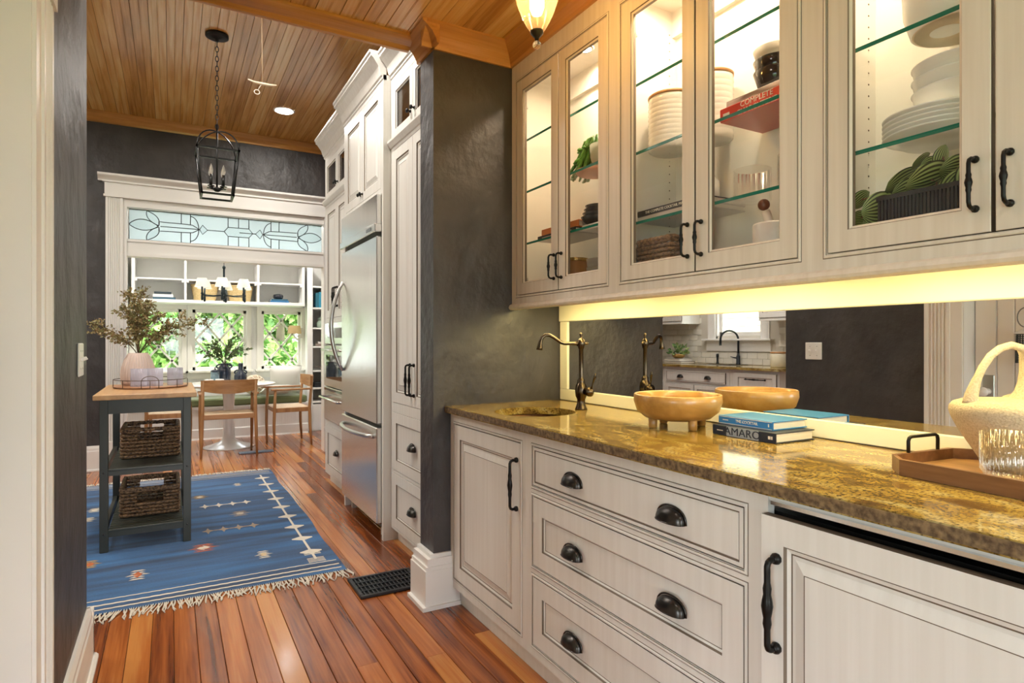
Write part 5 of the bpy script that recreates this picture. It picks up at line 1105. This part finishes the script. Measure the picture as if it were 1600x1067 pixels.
# things on the shelves
ZB = ZS0 + .0405
def flatbook(label, x0, x1, z, h, c, y=SY0 + .03, grp=None): return hbook('book', label, x0, x1, y, y + .2, z, h, c, 'y')
z = ZB
for lb, a, e, h, c in (('blue grey book at the bottom of the pile on the white shelf', -.20, .045, .028, (.05, .11, .16)), ('white book in the middle of the pile on the white shelf', -.20, .02, .036, (.70, .72, .72)), ('dark slate book on top of the pile on the white shelf', -.185, .0, .030, (.03, .045, .055))):
    flatbook(lb, a, e, z, h, P('cv' + lb[:6], c, .5)); z += h + .0003
SEAG = P('seagrass', (.52, .38, .16), .7, c2=(.66, .50, .26), sc=(60, 60, 110), det=2)
def rbasket(label, c, r0, r1, h):
    t = thing('woven_basket', label, 'basket', c, 'seagrass baskets on the shelf'); pr = [(.001, .001), (r0, 0)]
    for k in range(14): f = (k + .5) / 14; pr += [(r0 + (r1 - r0) * f + (.0 if k % 2 else .006), h * f)]
    pr += [(r1, h), (r1 - .012, h), (r0 - .01, .02), (.001, .015)]
    ob('weave', MB().lathe(pr, c, 40, rf=lambda a, z: 1 + .012 * math.sin(30 * a + z * 200), cap=False), SEAG, t); ob('rim', MB().tube([(c[0] + r1 * math.cos(2 * PI * i / 36), c[1] + r1 * math.sin(2 * PI * i / 36), c[2] + h) for i in range(36)], .010, 6, closed=True), SEAG, t)
rbasket('seagrass basket left of the chandelier stem next to the shelf divider', (.375, 8.79, ZB), .12, .155, .20); rbasket('seagrass basket near the divider by the shelf with blue books', (.79, 8.79, ZB), .12, .16, .20)
flatbook('deep blue book under the black dish on the white shelf', 1.15, 1.385, ZB, .026, P('cvblue', (.03, .14, .30), .5)); flatbook('teal book directly beneath the black dish', 1.16, 1.37, ZB + .0263, .022, P('cvteal', (.03, .10, .16), .5))
c_ = (1.26, 8.74, ZB + .0486); tag(ob('covered_dish', MB().lathe([(.001, 0), (.045, 0), (.062, .018), (.066, .04), (.058, .062), (.02, .072), (.001, .072)], c_, 28, rf=lambda a, z: 1 + .03 * math.sin(10 * a)), P('ink_ceramic', (.02, .022, .03), .25), None, c_), 'round black fluted dish on the blue books', 'dish')
def standbook(label, x, w_, h, z, c): tag(ob('book', MB().cbox(x, x + w_, by0 + .03, by0 + .2, z, z + h, .002), P('sb%.3f' % x, c, .5), None, (x + w_ / 2, by0 + .1, z)), label, 'book')
standbook('dark teal upright book in the narrow bookcase', 1.715, .042, .20, zs[1] + .0003, (.02, .14, .20)); standbook('bright teal upright book in the narrow bookcase', 1.7585, .045, .215, zs[1] + .0003, (.03, .24, .36)); standbook('navy upright book with pale lettering in the narrow bookcase', 1.805, .04, .215, zs[1] + .0003, (.02, .05, .12))
c_ = (1.80, 8.65, zs[2] + .0003); tag(ob('ginger_jar', MB().lathe([(.001, 0), (.04, 0), (.055, .03), (.055, .07), (.03, .10), (.028, .11), (.04, .115), (.03, .14), (.008, .15), (.001, .16)], c_, 24), P('celadon', (.36, .46, .36), .3), None, c_), 'pale green lidded jar in the narrow bookcase', 'jar')
def lie(label, z, h, c, x0=1.715, x1=1.86, d=0): hbook('book', label, x0, x1, by0 + .03 + d, by0 + .2 + d, z, h, P('lb%.4f' % z, c, .5), 'y')
lie('brown book lying flat in the narrow bookcase', zs[3] + .0003, .035, (.26, .20, .17)); lie('pale book lying flat on the brown book', zs[3] + .0356, .028, (.70, .66, .62), 1.745, 1.86)
t = thing('bird_figurine', 'small dark bird figurine in the narrow bookcase', 'figurine', (1.80, 8.60, zs[4])); z = zs[4] + .0003
ob('bird_body', MB().tube([(1.73, 8.60, z + .06), (1.765, 8.60, z + .045), (1.80, 8.60, z + .035), (1.835, 8.60, z + .045), (1.855, 8.60, z + .065), (1.87, 8.60, z + .07)], [.003, .010, .022, .02, .012, .003], 10), P('bird_brown', (.10, .08, .06), .5), t); ob('bird_base', MB().lathe([(.02, 0), (.014, .006), (.006, .02)], (1.81, 8.60, z), 12), P('bird_brown', (.10, .08, .06), .5), t)
t = thing('storage_box', 'black lidded box in the narrow bookcase', 'box', (1.78, 8.62, zs[5])); z = zs[5] + .0003; ob('box_body', MB().cbox(1.70, 1.86, 8.55, 8.72, z, z + .05, .003), P('box_black', (.015, .016, .02), .4), t); ob('lid', MB().cbox(1.697, 1.863, 8.547, 8.723, z + .0503, z + .07, .003), P('box_black', (.015, .016, .02), .4), t)
# bench
BY0, BY1 = 8.41, 8.925; ZBt = .405
t = thing('window_bench', 'white panelled window bench running along the nook wall', 'bench', (.55, 8.67, 0))
ob('bench_front', MB().box(-.465, 1.59, BY0 + .02, BY0 + .04, 0, ZBt - .03), BEAD, t); ob('bench_top', MB().cbox(-.465, 1.595, BY0, YN - .001, ZBt - .03, ZBt, .004), SHELFW, t); ob('bench_base', MB().prism([(BY0 + .02, 0), (BY0 + .02, .13), (BY0 + .008, .12), (BY0 + .004, .02), (BY0 - .006, 0)], 'x', -.465, 1.59), SHELFW, t)
GRN = P('olive_velvet', (.105, .135, .045), .75, c2=(.14, .17, .065), sc=(9, 9, 40), sheen=.4)
tag(ob('bench_cushion', MB().cbox(-.45, 1.575, BY0 - .008, BY1, ZBt + .0005, ZBt + .095, .018), GRN, None, (.55, 8.67, ZBt)), 'long olive green seat cushion on the window bench', 'cushion')
def pillow(name, label, c, w_, h, th, mat, yaw=0., tilt=.25):
    n = 12; vs = []; fs = []; M = Matrix.Translation(c) @ Matrix.Rotation(yaw, 4, 'Z') @ Matrix.Rotation(-tilt, 4, 'X')
    for s_ in (-1, 1):
        for j in range(n + 1):
            for i in range(n + 1):
                a, e = -1 + 2 * i / n, -1 + 2 * j / n; k = (max(0, 1 - a**4) * max(0, 1 - e**4))**.55; pin = 1 - .10 * (1 - abs(e)**2) * abs(a)**6 ; pin2 = 1 - .12 * (1 - abs(a)**2) * abs(e)**6
                vs.append(M @ Vector((a * w_ / 2 * pin, s_ * th / 2 * k, h / 2 + e * h / 2 * pin2)))
    m_ = (n + 1)**2
    for s_ in range(2):
        for j in range(n):
            for i in range(n): q = s_ * m_ + j * (n + 1) + i; fs.append((q, q + 1, q + n + 2, q + n + 1))
    b = MB(); b.add(vs, fs, 0, True); return tag(ob(name, b, mat, None, c), label, 'pillow')
ZP = ZBt + .097
pillow('throw_pillow', 'white square throw pillow at the bookcase end of the bench', (1.335, 8.70, ZP), .42, .40, .16, P('white_linen', (.82, .80, .74), .85), 0, -.28)
pillow('throw_pillow', 'pale cushion lying flat in front of the white throw pillow', (1.18, 8.52, ZP + .045), .40, .24, .10, P('pale_sage', (.60, .62, .54), .85), .2, -1.25)
c_ = (.96, 8.70, ZP + .136); t = thing('knot_pillow', 'cream yarn ball pillow on the window bench', 'pillow', (c_[0], c_[1], ZP)); YARN = P('cream_yarn', (.68, .56, .42), .85)
b = MB(); r = random.Random(4)
ob('pillow_core', MB().sphere(c_, .122, 20), YARN, t)
for k in range(16):
    ax_ = rv(r).normalized(); u_ = ax_.orthogonal().normalized(); v_ = ax_.cross(u_); off = r.uniform(-.06, .06); rr_ = math.sqrt(.125**2 - off * off)
    b.tube([Vector(c_) + ax_ * off + (u_ * math.cos(w_) + v_ * math.sin(w_)) * rr_ for w_ in [2 * PI * i / 28 for i in range(28)]], .011, 6, closed=True)
ob('yarn', b, YARN, t)
# table
TX, TY = .578, 7.72; t = thing('pedestal_table', 'round white pedestal table in the breakfast nook', 'table', (TX, TY, 0)); TW = P('table_white', (.84, .83, .80), .22, coat=.3)
ob('table_top', MB().lathe([(.001, .705), (.46, .705), (.495, .715), (.50, .724), (.50, .728), (.495, .73), (.001, .73)], (TX, TY, 0), 56, cap=False), TW, t)
ob('pedestal', MB().lathe([(.27, 0), (.272, .006), (.25, .014), (.17, .038), (.10, .066), (.068, .10), (.060, .17), (.057, .34), (.058, .48), (.066, .6), (.085, .68), (.12, .704)], (TX, TY, 0), 44), TW, t)
# things on the table
INK = P('ink_blue_glaze', (.016, .025, .045), .22, coat=.4); ZT_ = .7303
def ear(b, c, r0, z0, z1, out, ang):
    d_ = Vector((math.cos(ang), math.sin(ang), 0)); C = Vector(c); b.tube([C + d_ * (r0 + out * math.sin(PI * i / 8)) + Vector((0, 0, z0 + (z1 - z0) * i / 8)) for i in range(9)], .009, 8)
p = onY(350, 590, 7.85); c_ = (p.x, 7.85, ZT_); t = thing('olive_vase', 'ink blue urn with two handles holding olive branches on the table', 'vase', c_)
ob('vase', MB().lathe([(.001, .002), (.06, 0), (.072, .02), (.076, .12), (.07, .17), (.046, .195), (.042, .215), (.05, .225), (.045, .226), (.036, .21), (.001, .15)], c_, 32, cap=False), INK, t)
for a in (-.3, PI - .3): b = MB(); ear(b, c_, .046, .165, .215, .04, a); ob('handle', b, INK, t)
r = random.Random(31); st_ = MB(); lf = MB(); top = Vector(c_) + Vector((0, 0, .21))
for k in range(20):
    a = r.uniform(0, 6.28); sp = r.uniform(.05, .38); e = top + Vector((math.cos(a) * sp, math.sin(a) * sp * .5, r.uniform(.14, .42) - sp * .25)); m_ = top.lerp(e, .4) + Vector((0, 0, .10)); L = [top * (1 - f)**2 + m_ * 2 * f * (1 - f) + e * f * f for f in [i / 8 for i in range(9)]]
    st_.tube(L, .0022, 4)
    for q in range(34):
        f = r.uniform(.2, 1); i = min(7, int(f * 8)); pp = L[i].lerp(L[i + 1], f * 8 - i); leaf_quad(lf, pp, (L[i + 1] - L[i]).normalized() * .8 + rv(r) * .6, rv(r), r.uniform(.03, .055), r.uniform(.006, .011), r.choice((0, 0, 1)))
ob('stems', st_, P('olive_stem', (.12, .09, .05), .7), t); ob('foliage', lf, [P('olive_green', (.065, .115, .03), .5), P('olive_light', (.17, .24, .08), .5)], t, kind='stuff', fix=False)
p = onY(376, 590, 7.62); c_ = (p.x, 7.62, ZT_); t = thing('bottle_vase', 'tall necked ink blue bottle vase with two ear handles', 'vase', c_)
ob('vase', MB().lathe([(.001, .002), (.058, 0), (.066, .015), (.068, .09), (.055, .125), (.03, .145), (.026, .165), (.027, .225), (.030, .232), (.024, .232), (.02, .16), (.001, .1)], c_, 32, cap=False), INK, t)
for a in (-.45, PI - .45): b = MB(); ear(b, c_, .034, .10, .155, .035, a); ob('handle', b, INK, t)
p = onY(336, 590, 7.72); c_ = (p.x, 7.72, ZT_); t = thing('french_press', 'glass coffee press with a dark lid beside the urn', 'coffee press', c_)
ob('glass_body', MB().lathe([(.001, .002), (.046, 0), (.046, .135), (.044, .135), (.044, .008)], c_, 28, cap=False), thin_glass('smoke_glass', (.75, .82, .86), 1.5, .05, dens=.25), t); ob('lid', MB().lathe([(.048, .133), (.05, .14), (.04, .155), (.012, .16), (.004, .175), (.009, .185), (.001, .19)], c_, 24), INK, t)
p = onY(335, 592, 7.42); c_ = (p.x, 7.45, ZT_); t = thing('wire_tray', 'small white tray with black wire handles on the table', 'tray', c_)
ob('tray_base', MB().cbox(c_[0] - .11, c_[0] + .13, 7.37, 7.53, ZT_, ZT_ + .010, .003), TW, t)
for x in (c_[0] - .108, c_[0] + .128): ob('wire_handle', MB().tube([(x, 7.39, ZT_ + .008), (x, 7.39, ZT_ + .045), (x, 7.51, ZT_ + .045), (x, 7.51, ZT_ + .008)], .003, 6), IRON, t)
for dx, lb in ((-.05, 'white cup on the wire handled tray near the coffee press'), (.055, 'white saucepan shaped cup on the wire handled tray by the bottle vase')):
    q = (c_[0] + dx, 7.45, ZT_ + .0103); tag(ob('cup', MB().lathe([(.001, .002), (.034, 0), (.044, .02), (.045, .055), (.042, .055), (.04, .02), (.001, .008)], q, 24, cap=False), CER, None, q), lb, 'cup')
# armchairs
LEATH = P('woven_seat', (.66, .52, .36), .7, c2=(.56, .42, .27), sc=(120, 120, 10)); OAKD = OAK
def make_chair(label, seat):
    t = thing('armchair', label, 'chair', (0, 0, 0), 'oak dining armchairs')          # faces +Y, back at -Y
    for sx in (-1, 1):
        ob('leg', MB().tube([(sx * .268, -.215, 0), (sx * .262, -.20, .22), (sx * .255, -.195, .45), (sx * .25, -.225, .80)], [.011, .017, .018, .014], 10), OAK, t)
        ob('leg', MB().tube([(sx * .255, .195, 0), (sx * .26, .20, .25), (sx * .262, .195, .45), (sx * .262, .185, .648)], [.011, .017, .018, .014], 10), OAK, t)
        ob('armrest', MB().cbox(sx * .265 - .024, sx * .265 + .024, -.20, .235, .648, .668, .006), OAKX, t)
        ob('side_rail', MB().cbox(sx * .245 - .011, sx * .245 + .011, -.19, .19, .395, .445, .003), OAK, t)
    ob('front_rail', MB().cbox(-.25, .25, .175, .198, .395, .445, .003), OAKX, t); ob('back_rail', MB().cbox(-.25, .25, -.205, -.182, .395, .445, .003), OAKX, t)
    ob('seat', MB().cbox(-.235, .235, -.182, .185, .428, .449, .005), seat, t)
    n = 16; vs = []
    for i in range(n + 1):
        f = -1 + 2 * i / n; x = f * .272; y = -.262 + .055 * f * f; lo = .70 - .035 * (1 - f * f)
        for (dy, z) in ((-.011, lo), (-.016, .808), (.008, .808), (.011, lo)): vs.append((x, y + dy, z))
    b = MB(); b.add(vs, [(4 * i + k, 4 * i + (k + 1) % 4, 4 * i + 4 + (k + 1) % 4, 4 * i + 4 + k) for i in range(n) for k in range(4)] + [(0, 1, 2, 3), tuple(4 * n + k for k in range(4))], 0, False)
    ob('backrest', b, OAKX, t); return t
ch = make_chair('oak armchair seen from behind drawn up to the white table', LEATH); ch.location = (.535, 7.262, 0)
dup(ch, (1.215, 7.665, 0), PI / 2 + .03, 'oak armchair turned sideways beside the bench pillows')
dup(ch, (-.02, 7.68, 0), -PI / 2 - .05, 'oak armchair half hidden behind the kitchen cart')
t = thing('floor_register', 'long slate blue floor register beside the table foot', 'floor vent', (.80, 7.19, 0)); b = MB(); VB2 = P('slate_metal', (.10, .13, .17), .4, .5)
ob('register_frame', MB().cbox(.635, .985, 7.125, 7.25, .0005, .010, .003), VB2, t)
for i in range(11): x = .655 + i * .029; ob('louver', MB().box(x, x + .02, 7.14, 7.235, .010, .0125), VB2, t)
# chandelier
HX, HY = onY(350, 440, 7.72).x, 7.72; t = thing('chandelier', 'dark iron chandelier with six small white shades above the table', 'chandelier', (HX, HY, 1.66)); GUN = P('gunmetal', (.035, .05, .06), .4, .7)
ob('stem', MB().lathe([(.004, 1.665), (.010, 1.68), (.006, 1.69), (.022, 1.715), (.03, 1.745), (.02, 1.775), (.013, 1.80), (.012, 1.90), (.018, 1.91), (.018, 1.92), (.011, 1.93), (.011, 2.04), (.016, 2.05), (.018, 2.065), (.008, 2.08)], (HX, HY, 0), 20), GUN, t)
b = MB(); z = 2.08; k = 0
while z < 2.73: s_ = Vector((1, 0, 0)) if k % 2 else Vector((0, 1, 0)); b.tube([Vector((HX, HY, z + .017)) + Vector((0, 0, .02 * math.cos(w_))) + s_ * .009 * math.sin(w_) for w_ in [2 * PI * i / 8 for i in range(8)]], .0026, 4, closed=True); z += .032; k += 1
ob('chain', b, GUN, t); ob('canopy', MB().lathe([(.06, 2.74), (.058, 2.725), (.01, 2.71)], (HX, HY, 0), 24), GUN, t)
SHD = thin_glass('linen_shade', (.95, .92, .85), 1.2, .8, dens=.75)
for i in range(6):
    a = .38 + i * PI / 3; d_ = Vector((math.cos(a), math.sin(a), 0)); C = Vector((HX, HY, 0)); p = C + d_ * .245 + Vector((0, 0, 1.735))
    ar = ob('arm', MB().tube([C + Vector((0, 0, 1.745)), C + d_ * .12 + Vector((0, 0, 1.73)), p], .006, 6).lathe([(.004, -.065), (.013, -.055), (.013, -.02), (.009, .0), (.016, .01), (.009, .03), (.011, .09)], tuple(p), 12), GUN, t)
    ob('lamp_shade', MB().lathe([(.075, .085), (.048, .185)], tuple(p), 28, cap=False), SHD, ar)
# sconce
p = onY(470, 520, 8.965); t = thing('wall_sconce', 'brass swing arm sconce with a tan shade by the window', 'wall lamp', (p.x, 8.98, p.z)); BN = P('brushed_nickel', (.62, .58, .50), .3, .9)
ob('wall_plate', MB().cbox(p.x - .025, p.x + .025, 8.95, 8.972, p.z - .07, p.z + .07, .005), BN, t); q = onY(460, 523, 8.80)
ob('arm', MB().tube([(p.x, 8.955, p.z), (p.x - .02, 8.87, p.z - .02), (q.x, 8.80, q.z - .05), (q.x, 8.80, q.z + .03)], .007, 6), BN, t)
ob('lamp_shade', MB().lathe([(.092, -.055), (.078, .055)], (q.x, 8.80, q.z + .07), 28, cap=False), P('tan_linen', (.50, .36, .17), .8), t)

# ================================================================ SINK SIDE OF THE KITCHEN (seen in the mirror)
XW = -2.9; XK = -2.27
WY0, WY1, WZa, WZb = 5.09, 5.81, 1.285, 2.34
st('wall_sink', MB().box(XW - .12, XW, 2.66, WY0, 0, KC + .1).box(XW - .12, XW, WY1, 7.01, 0, KC + .1).box(XW - .12, XW, WY0, WY1, 0, WZa).box(XW - .12, XW, WY0, WY1, WZb, KC + .1), P('grout', (.62, .58, .50), .8), 'tiled kitchen wall with the window over the sink', 'wall')
ws = bpy.data.objects['wall_sink']; TILE = P('cream_tile', (.80, .77, .68), .15, c2=(.76, .72, .62), sc=(3, 3, 3), coat=.3); tm = None
ob_ = ob('tile', MB().cbox(0, .008, 0, .150, 0, .074, .002), TILE); tm = ob_.data; bpy.data.objects.remove(ob_); z = .917; k = 0
while z < 1.52:
    y = 4.15 - (.076 if k % 2 else 0)
    while y < 6.75:
        if not (y + .15 > 4.89 and y < 6.02 and z + .074 > 1.10): inst('tile', tm, ws, (XW + .0005, y, z))
        y += .1535
    z += .0775; k += 1
wn = thing('window_5', 'white double hung window over the kitchen sink', 'window', (XW, 5.45, WZa), kind='structure'); b = MB()
flutes(b, lambda a, u, d: (XW + d, 4.96 + a, 1.24 + u), .125, 1.12, 5, .024); flutes(b, lambda a, u, d: (XW + d, 5.815 + a, 1.24 + u), .125, 1.12, 5, .024); b.box(XW, XW + .03, 4.92, 5.98, 2.34, 2.50)
b.cbox(XW, XW + .085, 4.90, 6.00, 1.222, 1.245, .004).box(XW, XW + .022, 4.94, 5.96, 1.085, 1.222).box(XW - .10, XW, WY0 - .003, WY0 + .02, WZa - .04, WZb).box(XW - .10, XW, WY1 - .02, WY1 + .003, WZa - .04, WZb)
ob('window_frame', b, WHITE, wn); b = MB()
for (p_, q_, s_, t_) in ((WY0 + .02, WY0 + .06, WZa, WZb), (WY1 - .06, WY1 - .02, WZa, WZb), (WY0 + .02, WY1 - .02, WZa - .04, WZa + .05), (WY0 + .02, WY1 - .02, 1.80, 1.84), (WY0 + .02, WY1 - .02, WZb - .05, WZb)): b.box(XW - .08, XW - .05, p_, q_, s_, t_)
ob('sash', b, WHITE, wn); ob('glass_pane', MB().box(XW - .067, XW - .064, WY0 + .05, WY1 - .05, WZa + .04, WZb - .04), GLASS, wn)
def sinkcab(label, y0, y1, fronts):
    t = thing('sink_run_cabinet', label, 'cabinet', ((XW + XK) / 2, (y0 + y1) / 2, 0), 'base cabinets of the sink run')
    ob('cabinet_body', MB().box(XW + .01, XW + .02, y0, y1, .09, .883).box(XW + .02, XK - .02, y0, y0 + .018, .09, .883).box(XW + .02, XK - .02, y1 - .018, y1, .09, .883).box(XW + .02, XK - .02, y0 + .018, y1 - .018, .09, .11), PAINT, t); ob('toe_kick', MB().box(XW + .01, XK - .06, y0, y1, 0, .09), PAINT, t)
    ob('face_frame', MB().box(XK - .02, XK - .004, y0, y1, .085, .883), PAINT, t)
    for (a, e, z0, z1, stl_, hw) in fronts:
        d_ = ob('drawer' if stl_ != 'raised' else 'door', panel(fpx(XK - .004, a, z0), e - a, z1 - z0, stl_, .05, .02), CAB, t)
        for y_ in hw:
            if stl_ == 'slab': ob('cup_pull', cup_pull(lambda p_, u, o, y_=y_, z0=z0, z1=z1: (XK + .016 + o, y_ + p_, (z0 + z1) / 2 - .02 + u)), PEWTER, d_)
            else: ob('handle', bar_pull((XK + .016, y_, z1 - .07), .26, (1, 0, 0), .006, 'y'), IRON, d_)
sinkcab('white base cabinet with cup pulls under the kitchen sink', 5.04, 6.12, [(5.09, 6.08, .70, .835, 'slab', (5.36, 5.82)), (5.09, 5.58, .12, .665, 'raised', ()), (5.59, 6.08, .12, .665, 'raised', ())])
sinkcab('white panelled dishwasher front with a long black bar pull', 4.36, 5.035, [(4.39, 4.95, .12, .85, 'flat', (4.66,))]); sinkcab('white base cabinet in the corner past the sink', 6.125, 6.885, [(6.16, 6.85, .70, .835, 'slab', (6.5,)), (6.16, 6.85, .12, .665, 'raised', ())])
tag(ob('sink_counter', MB().box(XW + .001, XK + .05, 4.33, 5.14, .884, .914).box(XW + .001, XK + .05, 5.80, 6.885, .884, .914).box(XW + .001, -2.80, 5.14, 5.80, .884, .914).box(-2.40, XK + .05, 5.14, 5.80, .884, .914), GRANITE, None, (-2.57, 5.6, .884)), 'brown granite counter running along the sink wall', 'countertop')
tag(ob('kitchen_sink', MB().box(-2.799, -2.795, 5.142, 5.798, .70, .912).box(-2.405, -2.401, 5.142, 5.798, .70, .912).box(-2.795, -2.405, 5.142, 5.146, .70, .912).box(-2.795, -2.405, 5.794, 5.798, .70, .912).box(-2.799, -2.401, 5.142, 5.798, .69, .70), STEEL, None, (-2.6, 5.47, .69)), 'rectangular steel sink in the far granite counter', 'sink')
MB_ = P('matte_black_blue', (.02, .025, .03), .35, .5); fy, fx_ = 5.40, -2.845; t = thing('gooseneck_faucet', 'tall dark gooseneck faucet in front of the window', 'faucet', (fx_, fy, .9145))
ob('faucet_body', MB().lathe([(.03, 0), (.03, .008), (.024, .014), (.024, .11), (.017, .12), (.015, .15)], (fx_, fy, .9145), 20), MB_, t); g_ = [(fx_, fy, 1.05), (fx_, fy, 1.20)]
for i in range(11): a = PI * i / 10; g_.append((fx_ + .10 - .10 * math.cos(a), fy + .10 * (1 - math.cos(a)) * .55, 1.235 + .115 * math.sin(a)))
g_.append((g_[-1][0], g_[-1][1], 1.16)); ob('spout', MB().tube(g_, [.013] * (len(g_) - 2) + [.014, .017], 12), MB_, t)
ob('lever', MB().tube([(fx_ + .01, fy + .02, 1.0), (fx_ + .01, fy + .07, 1.005), (fx_ + .01, fy + .115, 1.015)], [.011, .008, .005], 8), MB_, t); ob('deck_plate', MB().cbox(fx_ - .03, fx_ + .03, fy - .13, fy + .13, .9142, .9185, .002), MB_, t)
c_ = (-2.845, 5.74, .9145); tag(ob('side_sprayer', MB().lathe([(.022, 0), (.018, .012), (.014, .02), (.014, .08), (.018, .10), (.018, .125), (.01, .135)], c_, 14), MB_, None, c_), 'dark side sprayer next to the gooseneck faucet', 'sprayer')
c_ = (-2.60, 4.62, .9145); t = thing('crock', 'cream stoneware crock with a wooden lid on the far counter', 'crock', c_); ob('crock_body', MB().lathe([(.085, 0), (.09, .01), (.09, .15), (.084, .16)], c_, 32), P('cream_crock', (.72, .66, .50), .3), t); ob('lid', MB().lathe([(.088, .16), (.09, .165), (.09, .178), (.001, .18)], c_, 32), OAKX, t)
for k in range(2): hbook('book', ('dark cookbook beneath the plant by the far sink', 'pale cookbook stacked beneath the plant by the far sink')[k], -2.75 + .02 * k, -2.50, 6.05 + .03 * k, 6.38, .9145 + k * .0303, .03, P('kb%d' % k, ((.10, .08, .07), (.62, .60, .58))[k], .5), 'x')
c_ = (-2.64, 6.24, .9755); t = thing('potted_plant', 'leafy green plant in a brass bowl beside the far sink', 'plant', c_); ob('pot', MB().lathe([(.001, 0), (.05, 0), (.085, .03), (.092, .06), (.088, .06), (.08, .04), (.001, .04)], c_, 28, cap=False), P('brass_bowl', (.40, .24, .07), .3, .8), t); lf = MB(); r = random.Random(9)
for k in range(90):
    a, e = r.uniform(0, 6.28), r.uniform(.1, 1.4); d_ = Vector((math.cos(a) * math.cos(e), math.sin(a) * math.cos(e), math.sin(e))); p = Vector(c_) + Vector((0, 0, .05)) + d_ * r.uniform(.03, .15); leaf_quad(lf, p, d_ + rv(r) * .4, rv(r), r.uniform(.04, .07), r.uniform(.016, .026), k % 2)
ob('foliage', lf, [P('leaf_green', (.07, .16, .035), .5), P('leaf_lime', (.26, .34, .12), .5)], t, kind='stuff', fix=False)
for y0, y1, lb in ((6.10, 6.885, 'white wall cabinet in the corner beside the sink window'), (3.95, 4.86, 'white wall cabinet near the crock over the far counter')):
    t = thing('wall_cabinet', lb, 'cabinet', (XW + .17, (y0 + y1) / 2, 1.47)); ob('cabinet_body', MB().box(XW + .009, XW + .33, y0, y1, 1.475, 2.6), PAINT, t); n = 2; wd = (y1 - y0) / n
    for i in range(n): d_ = ob('door', panel(fpx(XW + .33, y0 + i * wd + .004, 1.49), wd - .008, 1.09, 'raised', .055), CAB, t); ob('knob', knob((XW + .35, y0 + wd + (-.04 if i == 0 else .04), 1.55), (1, 0, 0)), IRON, d_)
    ob('light_rail', MB().box(XW + .009, XW + .345, y0, y1, 1.452, 1.475), PAINT, t)
t = thing('wire_lantern', 'white lidded lantern with a wire ring handle and dark mesh on the white door', 'lantern', (-.345, 1.445, 1.10)); lx, ly = -.335, 1.445
ob('ring_handle', MB().tube([(lx, ly + .035 * math.cos(a), 1.335 + .05 * math.sin(a)) for a in [2 * PI * i / 20 for i in range(20)]], .003, 6, closed=True), P('wire_grey', (.25, .25, .25), .35, .9), t); ob('lid', MB().lathe([(.047, 1.25), (.047, 1.256), (.012, 1.275), (.004, 1.29)], (lx, ly, 0), 28), P('enamel_white', (.8, .8, .78), .3), t)
b = MB()
for i in range(20): a = 2 * PI * i / 20; b.tube([(lx + .036 * math.cos(a), ly + .036 * math.sin(a), 1.25), (lx + .04 * math.cos(a), ly + .04 * math.sin(a), 1.10)], .0016, 4)
for i in range(14): z = 1.105 + i * .011; b.tube([(lx + .0385 * math.cos(a), ly + .0385 * math.sin(a), z) for a in [2 * PI * q / 20 for q in range(20)]], .0016, 4, closed=True)
ob('mesh', b, P('mesh_teal', (.03, .06, .07), .5, .4), t); ob('hook', MB().tube([(-.384, ly, 1.40), (-.335, ly, 1.40), (-.332, ly, 1.388)], .003, 6), P('wire_grey', (.25, .25, .25), .35, .9), t)

# ================================================================ OUTDOORS
GRASS = P('grass', (.10, .20, .04), .9, c2=(.20, .32, .08), sc=(2, 2, 2)); gd = st('ground', MB().box(-30, 30, 9.4, 45, -.7, -.5).box(-30, -3.1, -40, 9.4, -.7, -.5).box(-3.1, 30, -40, -2.8, -.7, -.5), GRASS, 'green lawn outside the lattice windows', 'ground')
sd = thing('neighbour_house', 'pale yellow lap sided house seen through the sink window', 'building', (-6.3, 7.5, -.5)); SID = P('yellow_siding', (.70, .64, .44), .7); ob('house_wall', MB().box(-6.6, -6.3, 1.0, 15.0, -.5, 5.2), SID, sd)
for i in range(34): z = -.4 + i * .16; ob('siding_board', MB().prism([(-6.3, z), (-6.272, z), (-6.292, z + .165), (-6.3, z + .165)], 'y', 1.0, 15.0), SID, sd)
FOL = [P('fol_dark', (.10, .22, .05), .6), P('fol_mid', (.24, .40, .10), .6), P('fol_lime', (.46, .58, .20), .6)]
def tree(x, y, h, rad, n, seed, label, low=.25):
    t = thing('tree', label, 'tree', (x, y, -.5), 'trees outside the nook'); r = random.Random(seed); ob('trunk', MB().tube([(x, y, -.5), (x + .05, y, h * .4), (x, y, h * .7)], [.14, .10, .05], 8), P('bark', (.16, .12, .08), .9), t); lf = MB()
    cl = [(Vector((x + r.gauss(0, .45) * rad, y + r.gauss(0, .4) * rad, -.5 + h * r.uniform(low, 1.0))), r.uniform(.3, .6) * rad * .7) for _ in range(16)]
    for k in range(n):
        c, q = r.choice(cl); d_ = rv(r).normalized(); leaf_quad(lf, c + d_ * q * r.uniform(.5, 1.05), d_ + rv(r), rv(r), r.uniform(.14, .28), r.uniform(.05, .09), r.choice((0, 1, 1, 2)))
    ob('foliage', lf, FOL, t, kind='stuff', fix=False)
tree(-2.6, 13.4, 3.4, 1.2, 7000, 1, 'leafy tree seen through the window by the dried branches', .05); tree(.75, 13.6, 3.4, 1.2, 7000, 2, 'leafy tree seen through the wide lattice window', .05); tree(3.9, 13.6, 3.4, 1.2, 7000, 3, 'leafy tree seen through the window by the sconce', .05); tree(2.4, 16.6, 3.8, 1.1, 7000, 7, 'leafy tree framed in the gap behind the sconce window', .05); tree(5.9, 20, 5.2, 2.4, 9000, 4, 'taller leafy tree behind the one by the sconce', .05); tree(-4.6, 19, 5.4, 2.4, 9000, 5, 'taller leafy tree set back beyond the dried branches', .05); tree(.5, 20, 5.6, 2.4, 9000, 6, 'taller leafy tree set back in the middle of the lawn', .05)
